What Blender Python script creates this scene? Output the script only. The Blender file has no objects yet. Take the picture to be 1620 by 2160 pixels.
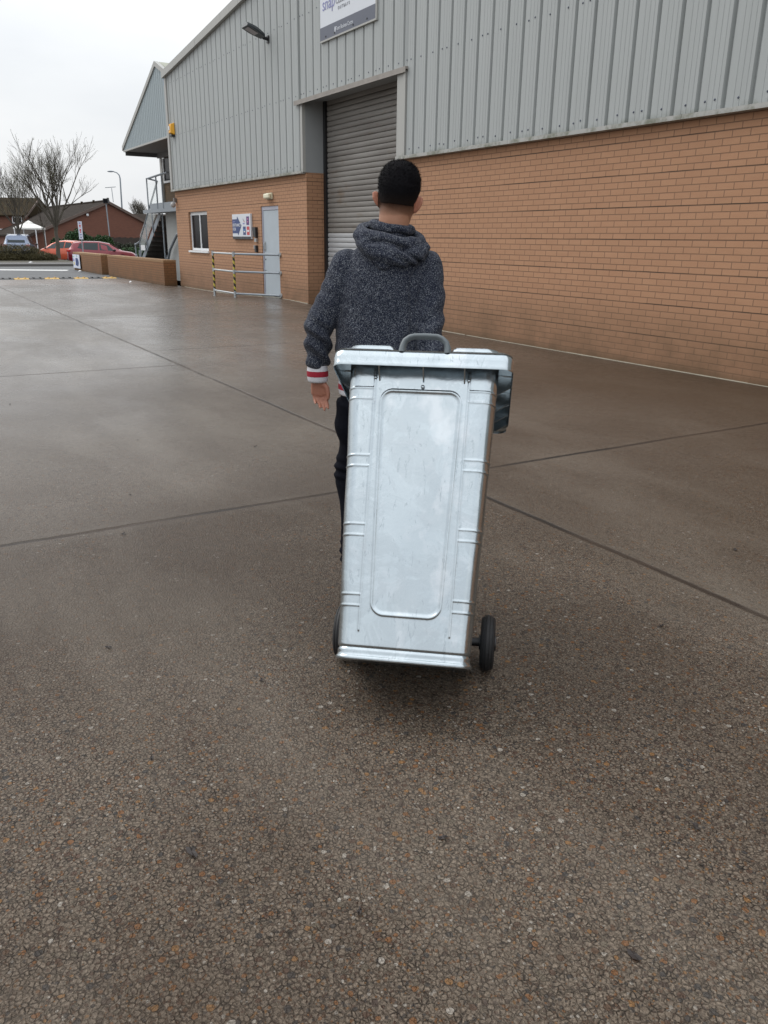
import bpy, bmesh, math, random
import numpy as np
from mathutils import Vector, Matrix
R = math.radians
S = bpy.context.scene
COL = S.collection
rng = np.random.default_rng(7)
random.seed(7)

# ---------------------------------------------------------------- camera
cam_d = bpy.data.cameras.new("camera")
cam = bpy.data.objects.new("camera", cam_d); COL.objects.link(cam); S.camera = cam
PIT, ROLL, HEAD = R(18.71), R(.789), R(31.21)
Rh = Vector((math.sin(HEAD), math.cos(HEAD), 0)); Fh = Vector((-math.cos(HEAD), math.sin(HEAD), 0))
Fw = Fh * math.cos(PIT) - Vector((0, 0, 1)) * math.sin(PIT)
Uw = Rh.cross(Fw)
R2 = Rh * math.cos(ROLL) + Uw * math.sin(ROLL); U2 = -Rh * math.sin(ROLL) + Uw * math.cos(ROLL)
CAM = Vector((0, -8.0567, 1.45))
m = Matrix.Identity(4)
for i in range(3):
    m[i][0] = R2[i]; m[i][1] = U2[i]; m[i][2] = -Fw[i]; m[i][3] = CAM[i]
cam.matrix_world = m
cam_d.sensor_fit = 'VERTICAL'; cam_d.sensor_height = 36; cam_d.sensor_width = 27
cam_d.lens = 36 * 1690 / 2160
cam_d.clip_start = .05; cam_d.clip_end = 2000

# ---------------------------------------------------------------- sky and sun (overcast)
SUN_EL, SUN_AZ = R(46), Vector((-.88, -.47, 0)).normalized()
w = bpy.data.worlds.new("World"); S.world = w; w.use_nodes = True
nt = w.node_tree; nt.nodes.clear(); N = nt.nodes.new; L = nt.links.new
out = N('ShaderNodeOutputWorld'); bg = N('ShaderNodeBackground'); L(bg.outputs[0], out.inputs[0])
bg.inputs[1].default_value = .10
sky = N('ShaderNodeTexSky'); sky.sky_type = 'NISHITA'; sky.sun_disc = False
sky.sun_elevation = SUN_EL; sky.sun_rotation = math.atan2(SUN_AZ.x, SUN_AZ.y); sky.air_density = 1.5; sky.dust_density = 4
tc = N('ShaderNodeTexCoord'); sp = N('ShaderNodeSeparateXYZ'); L(tc.outputs['Generated'], sp.inputs[0])
def math_n(op, a, b=None, c=None, tree=None, clamp=False):
    t = tree or nt
    n = t.nodes.new('ShaderNodeMath'); n.operation = op; n.use_clamp = clamp
    for i, v in enumerate((a, b, c)):
        if v is None: continue
        if isinstance(v, (int, float)): n.inputs[i].default_value = v
        else: t.links.new(v, n.inputs[i])
    return n.outputs[0]
elev = math_n('MAXIMUM', sp.outputs[2], 0.0)
mp = N('ShaderNodeMapping'); mp.inputs['Scale'].default_value = (1, 1, 2.6); L(tc.outputs['Generated'], mp.inputs[0])
cn = N('ShaderNodeTexNoise'); cn.inputs['Scale'].default_value = 2.1; cn.inputs['Detail'].default_value = 6; cn.inputs['Roughness'].default_value = .48
L(mp.outputs[0], cn.inputs['Vector'])
cr = N('ShaderNodeValToRGB'); L(cn.outputs[0], cr.inputs[0])
cr.color_ramp.elements[0].position = .34; cr.color_ramp.elements[0].color = (7.4, 7.75, 8.2, 1)
cr.color_ramp.elements[1].position = .62; cr.color_ramp.elements[1].color = (9.3, 9.5, 9.7, 1)
grad = math_n('MULTIPLY_ADD', elev, 1.25, .93)
vm = N('ShaderNodeVectorMath'); vm.operation = 'SCALE'; L(cr.outputs[0], vm.inputs[0]); L(grad, vm.inputs['Scale'])
mixw = N('ShaderNodeMix'); mixw.data_type = 'RGBA'; mixw.inputs[0].default_value = .93
L(sky.outputs[0], mixw.inputs[6]); L(vm.outputs[0], mixw.inputs[7]); L(mixw.outputs[2], bg.inputs[0])
sd = bpy.data.lights.new("sun", 'SUN'); sd.energy = 1.3; sd.angle = R(40); sd.color = (1, .97, .93)
so = bpy.data.objects.new("sun", sd); COL.objects.link(so)
so.rotation_euler = (-(SUN_AZ * math.cos(SUN_EL) + Vector((0, 0, math.sin(SUN_EL))))).to_track_quat('-Z', 'Y').to_euler()
S.view_settings.view_transform = 'Standard'; S.view_settings.look = 'None'
S.view_settings.exposure = 0; S.view_settings.gamma = 1
S.cycles.use_denoising = True

# ---------------------------------------------------------------- helpers
def link(o, parent=None):
    COL.objects.link(o)
    if parent is not None: o.parent = parent
    return o
def tag(o, label=None, cat=None, group=None, kind=None):
    if label: o['label'] = label
    if cat: o['category'] = cat
    if group: o['group'] = group
    if kind: o['kind'] = kind
    return o
def empty(name, loc=(0, 0, 0), rz=0, label=None, cat=None, group=None, mat=None):
    o = bpy.data.objects.new(name, None); link(o); o.empty_display_size = .2
    if mat is not None: o.matrix_world = mat
    else: o.location = loc; o.rotation_euler = (0, 0, rz)
    return tag(o, label, cat, group)
class MB:
    """collects geometry; build() links it as one mesh object"""
    def __init__(s): s.v = []; s.f = []; s.mi = []
    def add(s, vs, fs, mi=0):
        b = len(s.v); s.v += [tuple(map(float, v)) for v in vs]
        s.f += [tuple(i + b for i in f) for f in fs]; s.mi += [mi] * len(fs); return s
    def box(s, x0, x1, y0, y1, z0, z1, mi=0):
        if x0 > x1: x0, x1 = x1, x0
        if y0 > y1: y0, y1 = y1, y0
        if z0 > z1: z0, z1 = z1, z0
        vs = [(x, y, z) for z in (z0, z1) for y in (y0, y1) for x in (x0, x1)]
        return s.add(vs, [(0, 2, 3, 1), (4, 5, 7, 6), (0, 1, 5, 4), (2, 6, 7, 3), (0, 4, 6, 2), (1, 3, 7, 5)], mi)
    def quad(s, a, b, c, d, mi=0): return s.add([a, b, c, d], [(0, 1, 2, 3)], mi)
    def tube(s, pts, rad, n=8, cap=True, mi=0, sq=1.0, up=None):
        """tapered tube through pts; rad number or list; sq flattens along the second axis"""
        pts = [Vector(p) for p in pts]
        if isinstance(rad, (int, float)): rad = [rad] * len(pts)
        b = len(s.v); rings = []
        ref = Vector(up) if up else None
        prev = None
        for i, p in enumerate(pts):
            d = (pts[min(i + 1, len(pts) - 1)] - pts[max(i - 1, 0)])
            if d.length < 1e-9: d = Vector((0, 0, 1))
            d.normalize()
            if ref is not None: a = ref - d * ref.dot(d)
            elif prev is None:
                a = Vector((0, 0, 1)) if abs(d.z) < .9 else Vector((1, 0, 0)); a = a - d * a.dot(d)
            else: a = prev - d * prev.dot(d)
            if a.length < 1e-6: a = d.orthogonal()
            a.normalize(); prev = a; c = d.cross(a)
            for k in range(n):
                t = 2 * math.pi * k / n
                s.v.append(tuple(p + (a * math.cos(t) * sq + c * math.sin(t)) * rad[i]))
        for i in range(len(pts) - 1):
            for k in range(n):
                k2 = (k + 1) % n
                s.f.append((b + i * n + k, b + i * n + k2, b + (i + 1) * n + k2, b + (i + 1) * n + k)); s.mi.append(mi)
        if cap:
            s.f.append(tuple(b + k for k in range(n))[::-1]); s.mi.append(mi)
            s.f.append(tuple(b + (len(pts) - 1) * n + k for k in range(n))); s.mi.append(mi)
        return s
    def rings(s, rs, n=24, cap=True, mi=0, M=None):
        """rs: list of (cx,cy,cz,rx,ry[,power]) horizontal rings"""
        b = len(s.v)
        for r in rs:
            cx, cy, cz, rx, ry = r[:5]; pw = r[5] if len(r) > 5 else 1.0
            for k in range(n):
                t = 2 * math.pi * k / n; c, q = math.cos(t), math.sin(t)
                v = Vector((cx + rx * math.copysign(abs(c) ** pw, c), cy + ry * math.copysign(abs(q) ** pw, q), cz))
                if M is not None: v = M @ v
                s.v.append(tuple(v))
        for i in range(len(rs) - 1):
            for k in range(n):
                k2 = (k + 1) % n
                s.f.append((b + i * n + k, b + i * n + k2, b + (i + 1) * n + k2, b + (i + 1) * n + k)); s.mi.append(mi)
        if cap:
            s.f.append(tuple(b + k for k in range(n))[::-1]); s.mi.append(mi)
            s.f.append(tuple(b + (len(rs) - 1) * n + k for k in range(n))); s.mi.append(mi)
        return s
    def ell(s, c, r, nu=20, nv=12, M=None, mi=0):
        b = len(s.v)
        for j in range(nv + 1):
            ph = math.pi * j / nv
            for i in range(nu):
                t = 2 * math.pi * i / nu
                v = Vector((r[0] * math.sin(ph) * math.cos(t), r[1] * math.sin(ph) * math.sin(t), r[2] * math.cos(ph)))
                if M is not None: v = M @ v
                s.v.append((v.x + c[0], v.y + c[1], v.z + c[2]))
        for j in range(nv):
            for i in range(nu):
                i2 = (i + 1) % nu
                s.f.append((b + j * nu + i, b + (j + 1) * nu + i, b + (j + 1) * nu + i2, b + j * nu + i2)); s.mi.append(mi)
        return s
    def mesh(s, name, mats):
        me = bpy.data.meshes.new(name); me.from_pydata(s.v, [], s.f)
        for m_ in (mats if isinstance(mats, (list, tuple)) else [mats]): me.materials.append(m_)
        if any(s.mi): me.polygons.foreach_set('material_index', s.mi)
        return me
    def build(s, name, mats, parent=None, smooth=False, bevel=0, seg=2, M=None, angle=40):
        me = s.mesh(name, mats)
        if M is not None: me.transform(M)
        bm = bmesh.new(); bm.from_mesh(me)
        bmesh.ops.recalc_face_normals(bm, faces=bm.faces)
        bm.to_mesh(me); bm.free()
        o = link(bpy.data.objects.new(name, me), parent)
        if bevel:
            bv = o.modifiers.new('bevel', 'BEVEL'); bv.width = bevel; bv.segments = seg; bv.limit_method = 'ANGLE'; bv.angle_limit = R(35)
        if smooth:
            me.polygons.foreach_set('use_smooth', [True] * len(me.polygons))
            if angle < 180: me.set_sharp_from_angle(angle=R(angle))
        me.update()
        return o
def remesh_obj(name, mb, mat, parent, voxel, smooth_it=6, disp=None, adapt=0):
    me = mb.mesh(name, mat)
    bm = bmesh.new(); bm.from_mesh(me); bmesh.ops.recalc_face_normals(bm, faces=bm.faces); bm.to_mesh(me); bm.free()
    o = bpy.data.objects.new(name, me); COL.objects.link(o)
    rm = o.modifiers.new('r', 'REMESH'); rm.mode = 'VOXEL'; rm.voxel_size = voxel
    if smooth_it:
        sm = o.modifiers.new('s', 'SMOOTH'); sm.factor = .5; sm.iterations = smooth_it
    dg = bpy.context.evaluated_depsgraph_get()
    me2 = bpy.data.meshes.new_from_object(o.evaluated_get(dg), depsgraph=dg)
    o.modifiers.clear(); o.data = me2; me2.name = name
    me2.materials.clear(); me2.materials.append(mat)
    if disp is not None:
        n = len(me2.vertices); co = np.empty(n * 3); me2.vertices.foreach_get('co', co); co = co.reshape(-1, 3)
        no = np.empty(n * 3); me2.vertex_normals.foreach_get('vector', no); no = no.reshape(-1, 3)
        co = disp(co, no); me2.vertices.foreach_set('co', co.ravel())
    me2.polygons.foreach_set('use_smooth', [True] * len(me2.polygons)); me2.update()
    if parent is not None: o.parent = parent
    return o
def text(name, body, size, loc, mat, parent, rot=(R(90), 0, 0), ext=.002, align='LEFT', sx=1.0, M=None):
    cu = bpy.data.curves.new(name, 'FONT'); cu.body = body; cu.size = size; cu.extrude = ext; cu.align_x = align; cu.align_y = 'CENTER'
    cu.resolution_u = 3
    t = bpy.data.objects.new(name, cu); COL.objects.link(t)
    dg = bpy.context.evaluated_depsgraph_get(); me = bpy.data.meshes.new_from_object(t.evaluated_get(dg), depsgraph=dg)
    bpy.data.objects.remove(t); me.materials.clear(); me.materials.append(mat); me.name = name
    T = Matrix.Translation(loc) @ (Matrix.Rotation(rot[2], 4, 'Z') @ Matrix.Rotation(rot[1], 4, 'Y') @ Matrix.Rotation(rot[0], 4, 'X')) @ Matrix.Diagonal((sx, 1, 1, 1))
    if M is not None: T = M @ T
    me.transform(T)
    return link(bpy.data.objects.new(name, me), parent)

# ---------------------------------------------------------------- materials
class Mat:
    def __init__(s, name):
        s.m = bpy.data.materials.new(name); s.m.use_nodes = True; s.t = s.m.node_tree; s.n = s.t.nodes
        s.b = s.n['Principled BSDF']; s.tc = s.n.new('ShaderNodeTexCoord'); s.co = s.tc.outputs['Object']
    def L(s, a, b): s.t.links.new(a, b)
    def set(s, **k):
        for a, v in k.items():
            key = {'color': 'Base Color', 'rough': 'Roughness', 'metal': 'Metallic', 'spec': 'Specular IOR Level', 'coat': 'Coat Weight', 'coatr': 'Coat Roughness', 'trans': 'Transmission Weight', 'emit': 'Emission Strength', 'ecol': 'Emission Color', 'alpha': 'Alpha', 'sheen': 'Sheen Weight', 'sss': 'Subsurface Weight'}[a]
            if hasattr(v, 'links'): s.L(v, s.b.inputs[key])
            else: s.b.inputs[key].default_value = (*v, 1) if isinstance(v, tuple) and len(v) == 3 else v
        return s
    def map(s, scale=(1, 1, 1), loc=(0, 0, 0), rot=(0, 0, 0), src=None):
        n = s.n.new('ShaderNodeMapping'); n.inputs['Scale'].default_value = scale; n.inputs['Location'].default_value = loc; n.inputs['Rotation'].default_value = rot
        s.L(src or s.co, n.inputs[0]); return n.outputs[0]
    def noise(s, scale, detail=4, rough=.5, src=None, dist=0, out=0):
        n = s.n.new('ShaderNodeTexNoise'); n.inputs['Scale'].default_value = scale; n.inputs['Detail'].default_value = detail; n.inputs['Roughness'].default_value = rough; n.inputs['Distortion'].default_value = dist
        s.L(src or s.co, n.inputs['Vector']); return n.outputs[out]
    def vor(s, scale, feat='F1', src=None, out='Distance', rnd=1):
        n = s.n.new('ShaderNodeTexVoronoi'); n.feature = feat; n.inputs['Scale'].default_value = scale; n.inputs['Randomness'].default_value = rnd
        s.L(src or s.co, n.inputs['Vector']); return n.outputs[out]
    def m_(s, op, a, b=None, c=None, clamp=False): return math_n(op, a, b, c, s.t, clamp)
    def ramp(s, src, els, interp='LINEAR'):
        n = s.n.new('ShaderNodeValToRGB'); s.L(src, n.inputs[0]); n.color_ramp.interpolation = interp
        e = n.color_ramp.elements
        while len(e) < len(els): e.new(.5)
        for i, (p, c) in enumerate(els):
            e[i].position = p; e[i].color = (c, c, c, 1) if isinstance(c, (int, float)) else (*c, 1)
        return n.outputs[0]
    def mix(s, f, a, b, mode='MIX'):
        n = s.n.new('ShaderNodeMix'); n.data_type = 'RGBA'; n.blend_type = mode
        for i, v in ((0, f), (6, a), (7, b)):
            if hasattr(v, 'links'): s.L(v, n.inputs[i])
            elif isinstance(v, tuple): n.inputs[i].default_value = (*v, 1)
            else: n.inputs[i].default_value = v
        return n.outputs[2]
    def sep(s, src=None):
        n = s.n.new('ShaderNodeSeparateXYZ'); s.L(src or s.co, n.inputs[0]); return n.outputs
    def comb(s, x, y, z):
        n = s.n.new('ShaderNodeCombineXYZ')
        for i, v in enumerate((x, y, z)):
            if isinstance(v, (int, float)): n.inputs[i].default_value = v
            else: s.L(v, n.inputs[i])
        return n.outputs[0]
    def bump(s, h, strength=.5, dist=.01, prev=None):
        n = s.n.new('ShaderNodeBump'); n.inputs['Strength'].default_value = strength; n.inputs['Distance'].default_value = dist
        s.L(h, n.inputs['Height'])
        if prev is not None: s.L(prev, n.inputs['Normal'])
        s.L(n.outputs[0], s.b.inputs['Normal']); return n.outputs[0]
def simple(name, color, rough=.5, metal=0, var=.12, scale=8, bump=0, **k):
    M = Mat(name); n = M.noise(scale, 5, .6)
    c = M.mix(M.m_('MULTIPLY', n, 1.0), tuple(x * (1 - var) for x in color), tuple(min(1, x * (1 + var)) for x in color))
    M.set(color=c, rough=rough, metal=metal, **k)
    if bump: M.bump(M.noise(scale * 6, 4), bump, .004)
    return M.m

def brick_mat(name, c1, c2, mortar, bw=.225, bh=.075, joint5=True, moss=True, rough=.85, speck=True, ms=.006):
    M = Mat(name); x, y, z = M.sep()[:3]
    u = M.m_('ADD', x, y); vec = M.comb(u, z, 0)
    br = M.n.new('ShaderNodeTexBrick'); M.L(vec, br.inputs['Vector'])
    br.inputs['Scale'].default_value = 1; br.inputs['Brick Width'].default_value = bw; br.inputs['Row Height'].default_value = bh
    br.inputs['Mortar Size'].default_value = ms; br.inputs['Mortar Smooth'].default_value = .25; br.inputs['Bias'].default_value = 0
    br.inputs['Color1'].default_value = (*c1, 1); br.inputs['Color2'].default_value = (*c2, 1); br.inputs['Mortar'].default_value = (*mortar, 1)
    col = br.outputs['Color']
    big = M.noise(.55, 3, .6); col = M.mix(M.m_('MULTIPLY', big, .35), col, tuple(a * .72 for a in c1))
    bvn = M.noise(1.0, 2, .5, src=M.map((1 / .225, 1 / .075, 1), src=vec)); col = M.mix(M.m_('MULTIPLY', M.ramp(bvn, [(.35, 0), (.65, 1)]), .22), col, (c1[0] * .72, c1[1] * .62, c1[2] * .58))
    if speck:
        sp_ = M.noise(230, 2, .6, src=vec); spm = M.ramp(sp_, [(.36, 1), (.43, 0)])
        col = M.mix(M.m_('MULTIPLY', spm, .55), col, tuple(a * .35 for a in c1))
        sp2 = M.noise(70, 3, .7, src=vec); col = M.mix(M.m_('MULTIPLY', sp2, .3), col, tuple(min(1, a * 1.25) for a in c2))
    if joint5:
        wob = M.m_('MULTIPLY', M.m_('SUBTRACT', M.noise(3, 3, src=vec), .5), .006)
        ph = M.m_('FRACT', M.m_('DIVIDE', M.m_('ADD', M.m_('ADD', z, wob), .0), bh * 5))
        dj = M.m_('LESS_THAN', M.m_('ABSOLUTE', M.m_('SUBTRACT', ph, .008)), .020)
        gaps = M.ramp(M.noise(.9, 2, src=vec), [(.35, .35), (.6, .95)])
        col = M.mix(M.m_('MULTIPLY', dj, gaps), col, tuple(a * .22 for a in mortar))
    if moss:
        hz = M.ramp(M.m_('ADD', z, M.m_('MULTIPLY', M.noise(1.3, 5, .65), -.75)), [(-.25 + .0, 1), (.28, 0)] if False else [(0.0, 1), (.16, 0)])
        hz0 = M.m_('MULTIPLY', M.m_('ADD', M.noise(2.2, 5, .65), -.28, clamp=True), 1.5)
        low = M.m_('SUBTRACT', 1.0, M.m_('DIVIDE', z, .75), clamp=True)
        f = M.m_('MULTIPLY', low, hz0, clamp=True); f = M.m_('ADD', f, M.m_('MULTIPLY', M.m_('SUBTRACT', 1.0, M.m_('DIVIDE', z, .10), clamp=True), .5), clamp=True)
        col = M.mix(M.m_('MULTIPLY', f, 1.25, clamp=True), col, (.040, .034, .012))
        damp = M.m_('SUBTRACT', 1.0, M.m_('DIVIDE', z, 1.0), clamp=True)
        col = M.mix(M.m_('MULTIPLY', damp, .62), col, tuple(a * .42 for a in c1))
    M.set(color=col, rough=rough)
    h = M.m_('SUBTRACT', 1.0, br.outputs['Fac'])
    h2 = M.m_('ADD', h, M.m_('MULTIPLY', M.noise(160, 3, src=vec), .35))
    M.bump(h2, .5, .004)
    return M.m
BRICK = brick_mat('buff_brick', (.44, .241, .136), (.395, .214, .121), (.105, .066, .042), ms=.0062)
BRICK_LOW = brick_mat('brown_brick', (.33, .155, .062), (.27, .125, .05), (.085, .045, .024), joint5=False, moss=True, ms=.012)
BRICK_RED = brick_mat('red_brick', (.20, .082, .052), (.145, .062, .042), (.12, .06, .045), joint5=False, moss=False, ms=.008)
BRICK_OLD = brick_mat('weathered_brick', (.18, .11, .055), (.13, .09, .05), (.10, .07, .045), joint5=False, moss=False, ms=.01)

def clad_mat(name, c):
    M = Mat(name); x, y, z = M.sep()[:3]
    st = M.noise(1, 5, .6, src=M.map((9, 9, .35))); sp_ = M.noise(1.1, 4)
    col = M.mix(M.m_('MULTIPLY', M.ramp(st, [(.35, 0), (.75, 1)]), .38), c, tuple(a * .74 for a in c))
    col = M.mix(M.m_('MULTIPLY', sp_, .18), col, (c[0] * .9, c[1] * .95, c[2] * .9))
    low = M.m_('SUBTRACT', 1.0, M.m_('DIVIDE', M.m_('ABSOLUTE', M.m_('SUBTRACT', z, 2.80)), .10), clamp=True)
    gr = M.ramp(M.noise(5, 5, .7), [(.45, 0), (.62, 1)])
    col = M.mix(M.m_('MULTIPLY', M.m_('MULTIPLY', low, gr), .75), col, (.10, .11, .06))
    sc = M.ramp(M.noise(26, 3, .7), [(.71, 0), (.76, 1)]); col = M.mix(M.m_('MULTIPLY', sc, .22), col, (.16, .13, .1))
    M.set(color=col, rough=.5, spec=.35); return M.m
CLAD = clad_mat('grey_cladding', (.375, .392, .388))
CLAD_B = clad_mat('blue_grey_cladding', (.30, .35, .37))
TRIM = clad_mat('pale_trim', (.40, .395, .375))
TRIM_D = simple('weathered_trim', (.27, .245, .22), .6, var=.3, scale=6)
REVEAL = simple('grey_reveal', (.30, .315, .32), .55, var=.12, scale=2.0)
GALV = simple('galvanised_tube', (.42, .44, .45), .42, .85, var=.25, scale=30)
STEEL = simple('painted_steel', (.25, .28, .31), .5, .2, var=.15, scale=10)
DARK = simple('dark_void', (.012, .012, .013), .8)
BLACK = simple('black_plastic', (.012, .012, .014), .42, var=.3, scale=40)
RUBBER = simple('rubber', (.012, .012, .013), .62, var=.35, scale=30)
WHITE = simple('white_plastic', (.72, .73, .74), .4, var=.05)
SIGNW = simple('sign_white', (.62, .645, .69), .35, var=.03, scale=3)
SIGNG = simple('sign_grey', (.085, .095, .13), .4, var=.08, scale=3)
NAVY = simple('sign_navy', (.02, .045, .16), .4, var=.12, scale=3)
PURP = simple('sign_purple', (.075, .02, .14), .4); REDS = simple('sign_red', (.5, .045, .05), .4); CYAN = simple('sign_cyan', (.02, .2, .5), .4)
LAV = simple('sign_lavender', (.21, .22, .44), .4); INK = simple('sign_ink', (.19, .20, .23), .4); PINK = simple('sign_pink', (.5, .15, .28), .4); TEAL = simple('sign_teal', (.2, .5, .4), .4)
YEL = simple('yellow_paint', (.50, .31, .07), .6, var=.35, scale=8)
DOORM = simple('grey_door_paint', (.40, .45, .49), .42, var=.07, scale=5)
CREAM = simple('cream_plastic', (.58, .53, .38), .45, var=.12)
def glass_mat(name, c=(.02, .022, .025), rough=.08):
    M = Mat(name); M.set(color=c, rough=rough, spec=.4 if 'car' in name else .05); return M.m
GLASS = glass_mat('dark_glass', (.010, .010, .012), .2); CARGLASS = glass_mat('car_glass', (.02, .03, .034), .08)
M = Mat('clear_glass'); M.set(color=(.85, .93, .92), rough=.05, alpha=.28, spec=.6); CLEAR = M.m
M = Mat('roller_slats'); x, y, z = M.sep()[:3]
grime = M.ramp(M.noise(1, 5, .6, src=M.map((.5, .5, 5))), [(.3, (.27, .255, .235)), (.7, (.165, .15, .135))])
rust = M.ramp(M.noise(1.6, 5, .65, src=M.map((1, 1, 2.5))), [(.58, 0), (.75, 1)])
c = M.mix(M.m_('MULTIPLY', rust, .6), grime, (.16, .10, .05))
newer = M.m_('LESS_THAN', z, 1.585); c = M.mix(newer, c, (.44, .445, .45)); M.set(color=c, rough=.55, metal=.15); SHUT = M.m
# concrete yard ------------------------------------------------
M = Mat('wet_concrete'); x, y, z = M.sep()[:3]
wob = M.m_('MULTIPLY', M.m_('SUBTRACT', M.noise(1.2, 4, .6), .5), .05)
wob2 = M.m_('MULTIPLY', M.m_('SUBTRACT', M.noise(14, 3, .6), .5), .012)
wb = M.m_('ADD', wob, wob2)
yj = M.m_('ABSOLUTE', M.m_('ADD', M.m_('ADD', y, 5.15), wb))
def xj(pos): return M.m_('ABSOLUTE', M.m_('ADD', M.m_('ADD', x, -pos), wb))
x1 = xj(-4.12)
left = M.m_('LESS_THAN', y, -5.15)
x2 = M.m_('ADD', xj(-9.58), M.m_('MULTIPLY', M.m_('SUBTRACT', 1.0, left), 9))
x3 = M.m_('ADD', xj(-10.98), M.m_('MULTIPLY', left, 9)); x3 = M.m_('ADD', x3, .004)
x4 = M.m_('ADD', xj(-15.9), .004)
x5 = xj(-27.6); x6 = xj(1.4); x7 = xj(-21.6)
y2 = M.m_('ABSOLUTE', M.m_('ADD', M.m_('ADD', y, 10.4), wb))
dmin = yj
for d_ in (x1, x2, x3, x4, x5, x6, y2): dmin = M.m_('MINIMUM', dmin, d_)
line = M.ramp(dmin, [(.011, 1), (.024, 0)])
slab = M.ramp(M.m_('DIVIDE', dmin, 1.0), [(.075, 1), (.10, 0)])
edge = M.ramp(M.m_('ABSOLUTE', M.m_('SUBTRACT', dmin, .088)), [(.002, 1), (.006, 0)])
# how open the aggregate is: near slab most
near = M.ramp(M.m_('ADD', x, 12.0), [(.0, 0), (1.0, 1)])
nr = M.m_('DIVIDE', M.m_('ADD', x, 12.0), 8.5, clamp=True)
inner = M.m_('MULTIPLY', M.m_('GREATER_THAN', x, -4.12), left)
agg = M.m_('ADD', M.m_('MULTIPLY', nr, .68), M.m_('MULTIPLY', inner, .32), clamp=True)
agg = M.m_('MULTIPLY', agg, M.m_('SUBTRACT', 1.0, M.m_('MULTIPLY', slab, .35)))
dn = M.noise(60, 3, .6, out=1)
warp = M.n.new('ShaderNodeVectorMath'); warp.operation = 'MULTIPLY_ADD'; M.L(dn, warp.inputs[0]); warp.inputs[1].default_value = (.007, .007, .007); M.L(M.co, warp.inputs[2]); wv = warp.outputs[0]
flat = M.n.new('ShaderNodeVectorMath'); flat.operation = 'MULTIPLY'; M.L(wv, flat.inputs[0]); flat.inputs[1].default_value = (1, 1, 0); fv = flat.outputs[0]
v1 = M.vor(88, 'F1', fv, 'Color'); e1 = M.vor(80, 'DISTANCE_TO_EDGE', fv)
matn = M.noise(95, 4, .7, src=fv); matb = M.noise(9, 4, .6, src=fv)
base = M.mix(M.ramp(matn, [(.32, 0), (.66, 1)]), (.060, .047, .036), (.265, .215, .166)); base = M.mix(M.m_('MULTIPLY', matb, .40), base, (.095, .066, .046))
crack = M.ramp(e1, [(.03, 1), (.15, 0)])
crk = M.m_('MULTIPLY', crack, M.ramp(M.noise(34, 5, .72, src=fv), [(.42, .05), (.60, 1)]))
PALS = [(0, (.205, .085, .028)), (.14, (.085, .046, .032)), (.32, (.105, .058, .036)), (.46, (.035, .036, .040)), (.60, (.060, .040, .034)), (.74, (.27, .135, .048)), (.82, (.135, .112, .084)), (.94, (.42, .38, .33))]
def pebbles(col, sc, cut, rmin, rvar, shift, dens):
    src = M.map((1, 1, 0), loc=(shift, shift * .7, 0), src=fv)
    vc = M.sep(M.vor(sc, 'F1', src, 'Color')); dd = M.vor(sc, 'F1', src, 'Distance')
    edge_ = M.m_('MULTIPLY_ADD', vc[2], rvar, rmin); on = M.m_('GREATER_THAN', vc[0], cut)
    dn_ = M.m_('ADD', dd, M.m_('MULTIPLY', M.m_('SUBTRACT', M.noise(sc * 1.6, 2, .5, src=src), .5), .22))
    inside = M.m_('MULTIPLY', M.m_('LESS_THAN', dn_, edge_), on)
    rim_ = M.m_('MULTIPLY', M.m_('LESS_THAN', dn_, M.m_('ADD', edge_, .055)), on)
    col = M.mix(M.m_('MULTIPLY', rim_, M.m_('MULTIPLY', dens, .8)), col, (.020, .017, .015))
    pcol = M.ramp(vc[1], PALS, 'CONSTANT'); pcol = M.mix(M.m_('MULTIPLY', matn, .5), pcol, (.10, .085, .065))
    return M.mix(M.m_('MULTIPLY', inside, dens), col, pcol), inside
smooth_c = M.mix(M.ramp(M.noise(2.2, 8, .70), [(.3, 0), (.7, 1)]), (.078, .064, .050), (.158, .136, .110))
fine = M.noise(260, 3, .7, src=fv); fs_ = M.ramp(fine, [(.34, .38), (.5, .92), (.68, 1.35)])
col = M.mix(agg, smooth_c, base)
col = M.mix(M.m_('MULTIPLY', crk, M.m_('MULTIPLY_ADD', agg, .92, .08)), col, (.010, .009, .008))
col, pin1 = pebbles(col, 118, .22, .26, .28, 0, M.m_('MULTIPLY', M.m_('MULTIPLY', agg, .9), M.ramp(M.noise(5, 4, .6, src=fv), [(.35, .45), (.6, 1)]))); col, pm = pebbles(col, 52, .50, .18, .26, 3.3, M.m_('MULTIPLY', agg, .95))
# sparse white chips everywhere
v3 = M.vor(26, 'F1', fv, 'Color'); d3 = M.vor(26, 'F1', fv, 'Distance'); r3 = M.sep(v3)
ch = M.m_('MULTIPLY', M.m_('LESS_THAN', d3, .09), M.m_('GREATER_THAN', r3[0], .95)); col = M.mix(ch, col, (.50, .47, .42))
ch2 = M.m_('MULTIPLY', M.m_('LESS_THAN', d3, .10), M.m_('LESS_THAN', r3[0], .07)); col = M.mix(ch2, col, (.03, .022, .018))
# dark pits on the smooth slabs
pv = M.vor(120, 'F1', M.map((1, .55, 0), src=M.co), 'Distance'); pit = M.ramp(pv, [(.10, 1), (.22, 0)])
pit = M.m_('MULTIPLY', pit, M.ramp(M.noise(30, 3), [(.44, 0), (.54, .9)])); col = M.mix(M.m_('MULTIPLY', pit, .85), col, (.030, .022, .018))
vm2 = M.n.new('ShaderNodeVectorMath'); vm2.operation = 'SCALE'; M.L(col, vm2.inputs[0]); M.L(fs_, vm2.inputs['Scale']); col = vm2.outputs[0]
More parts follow.
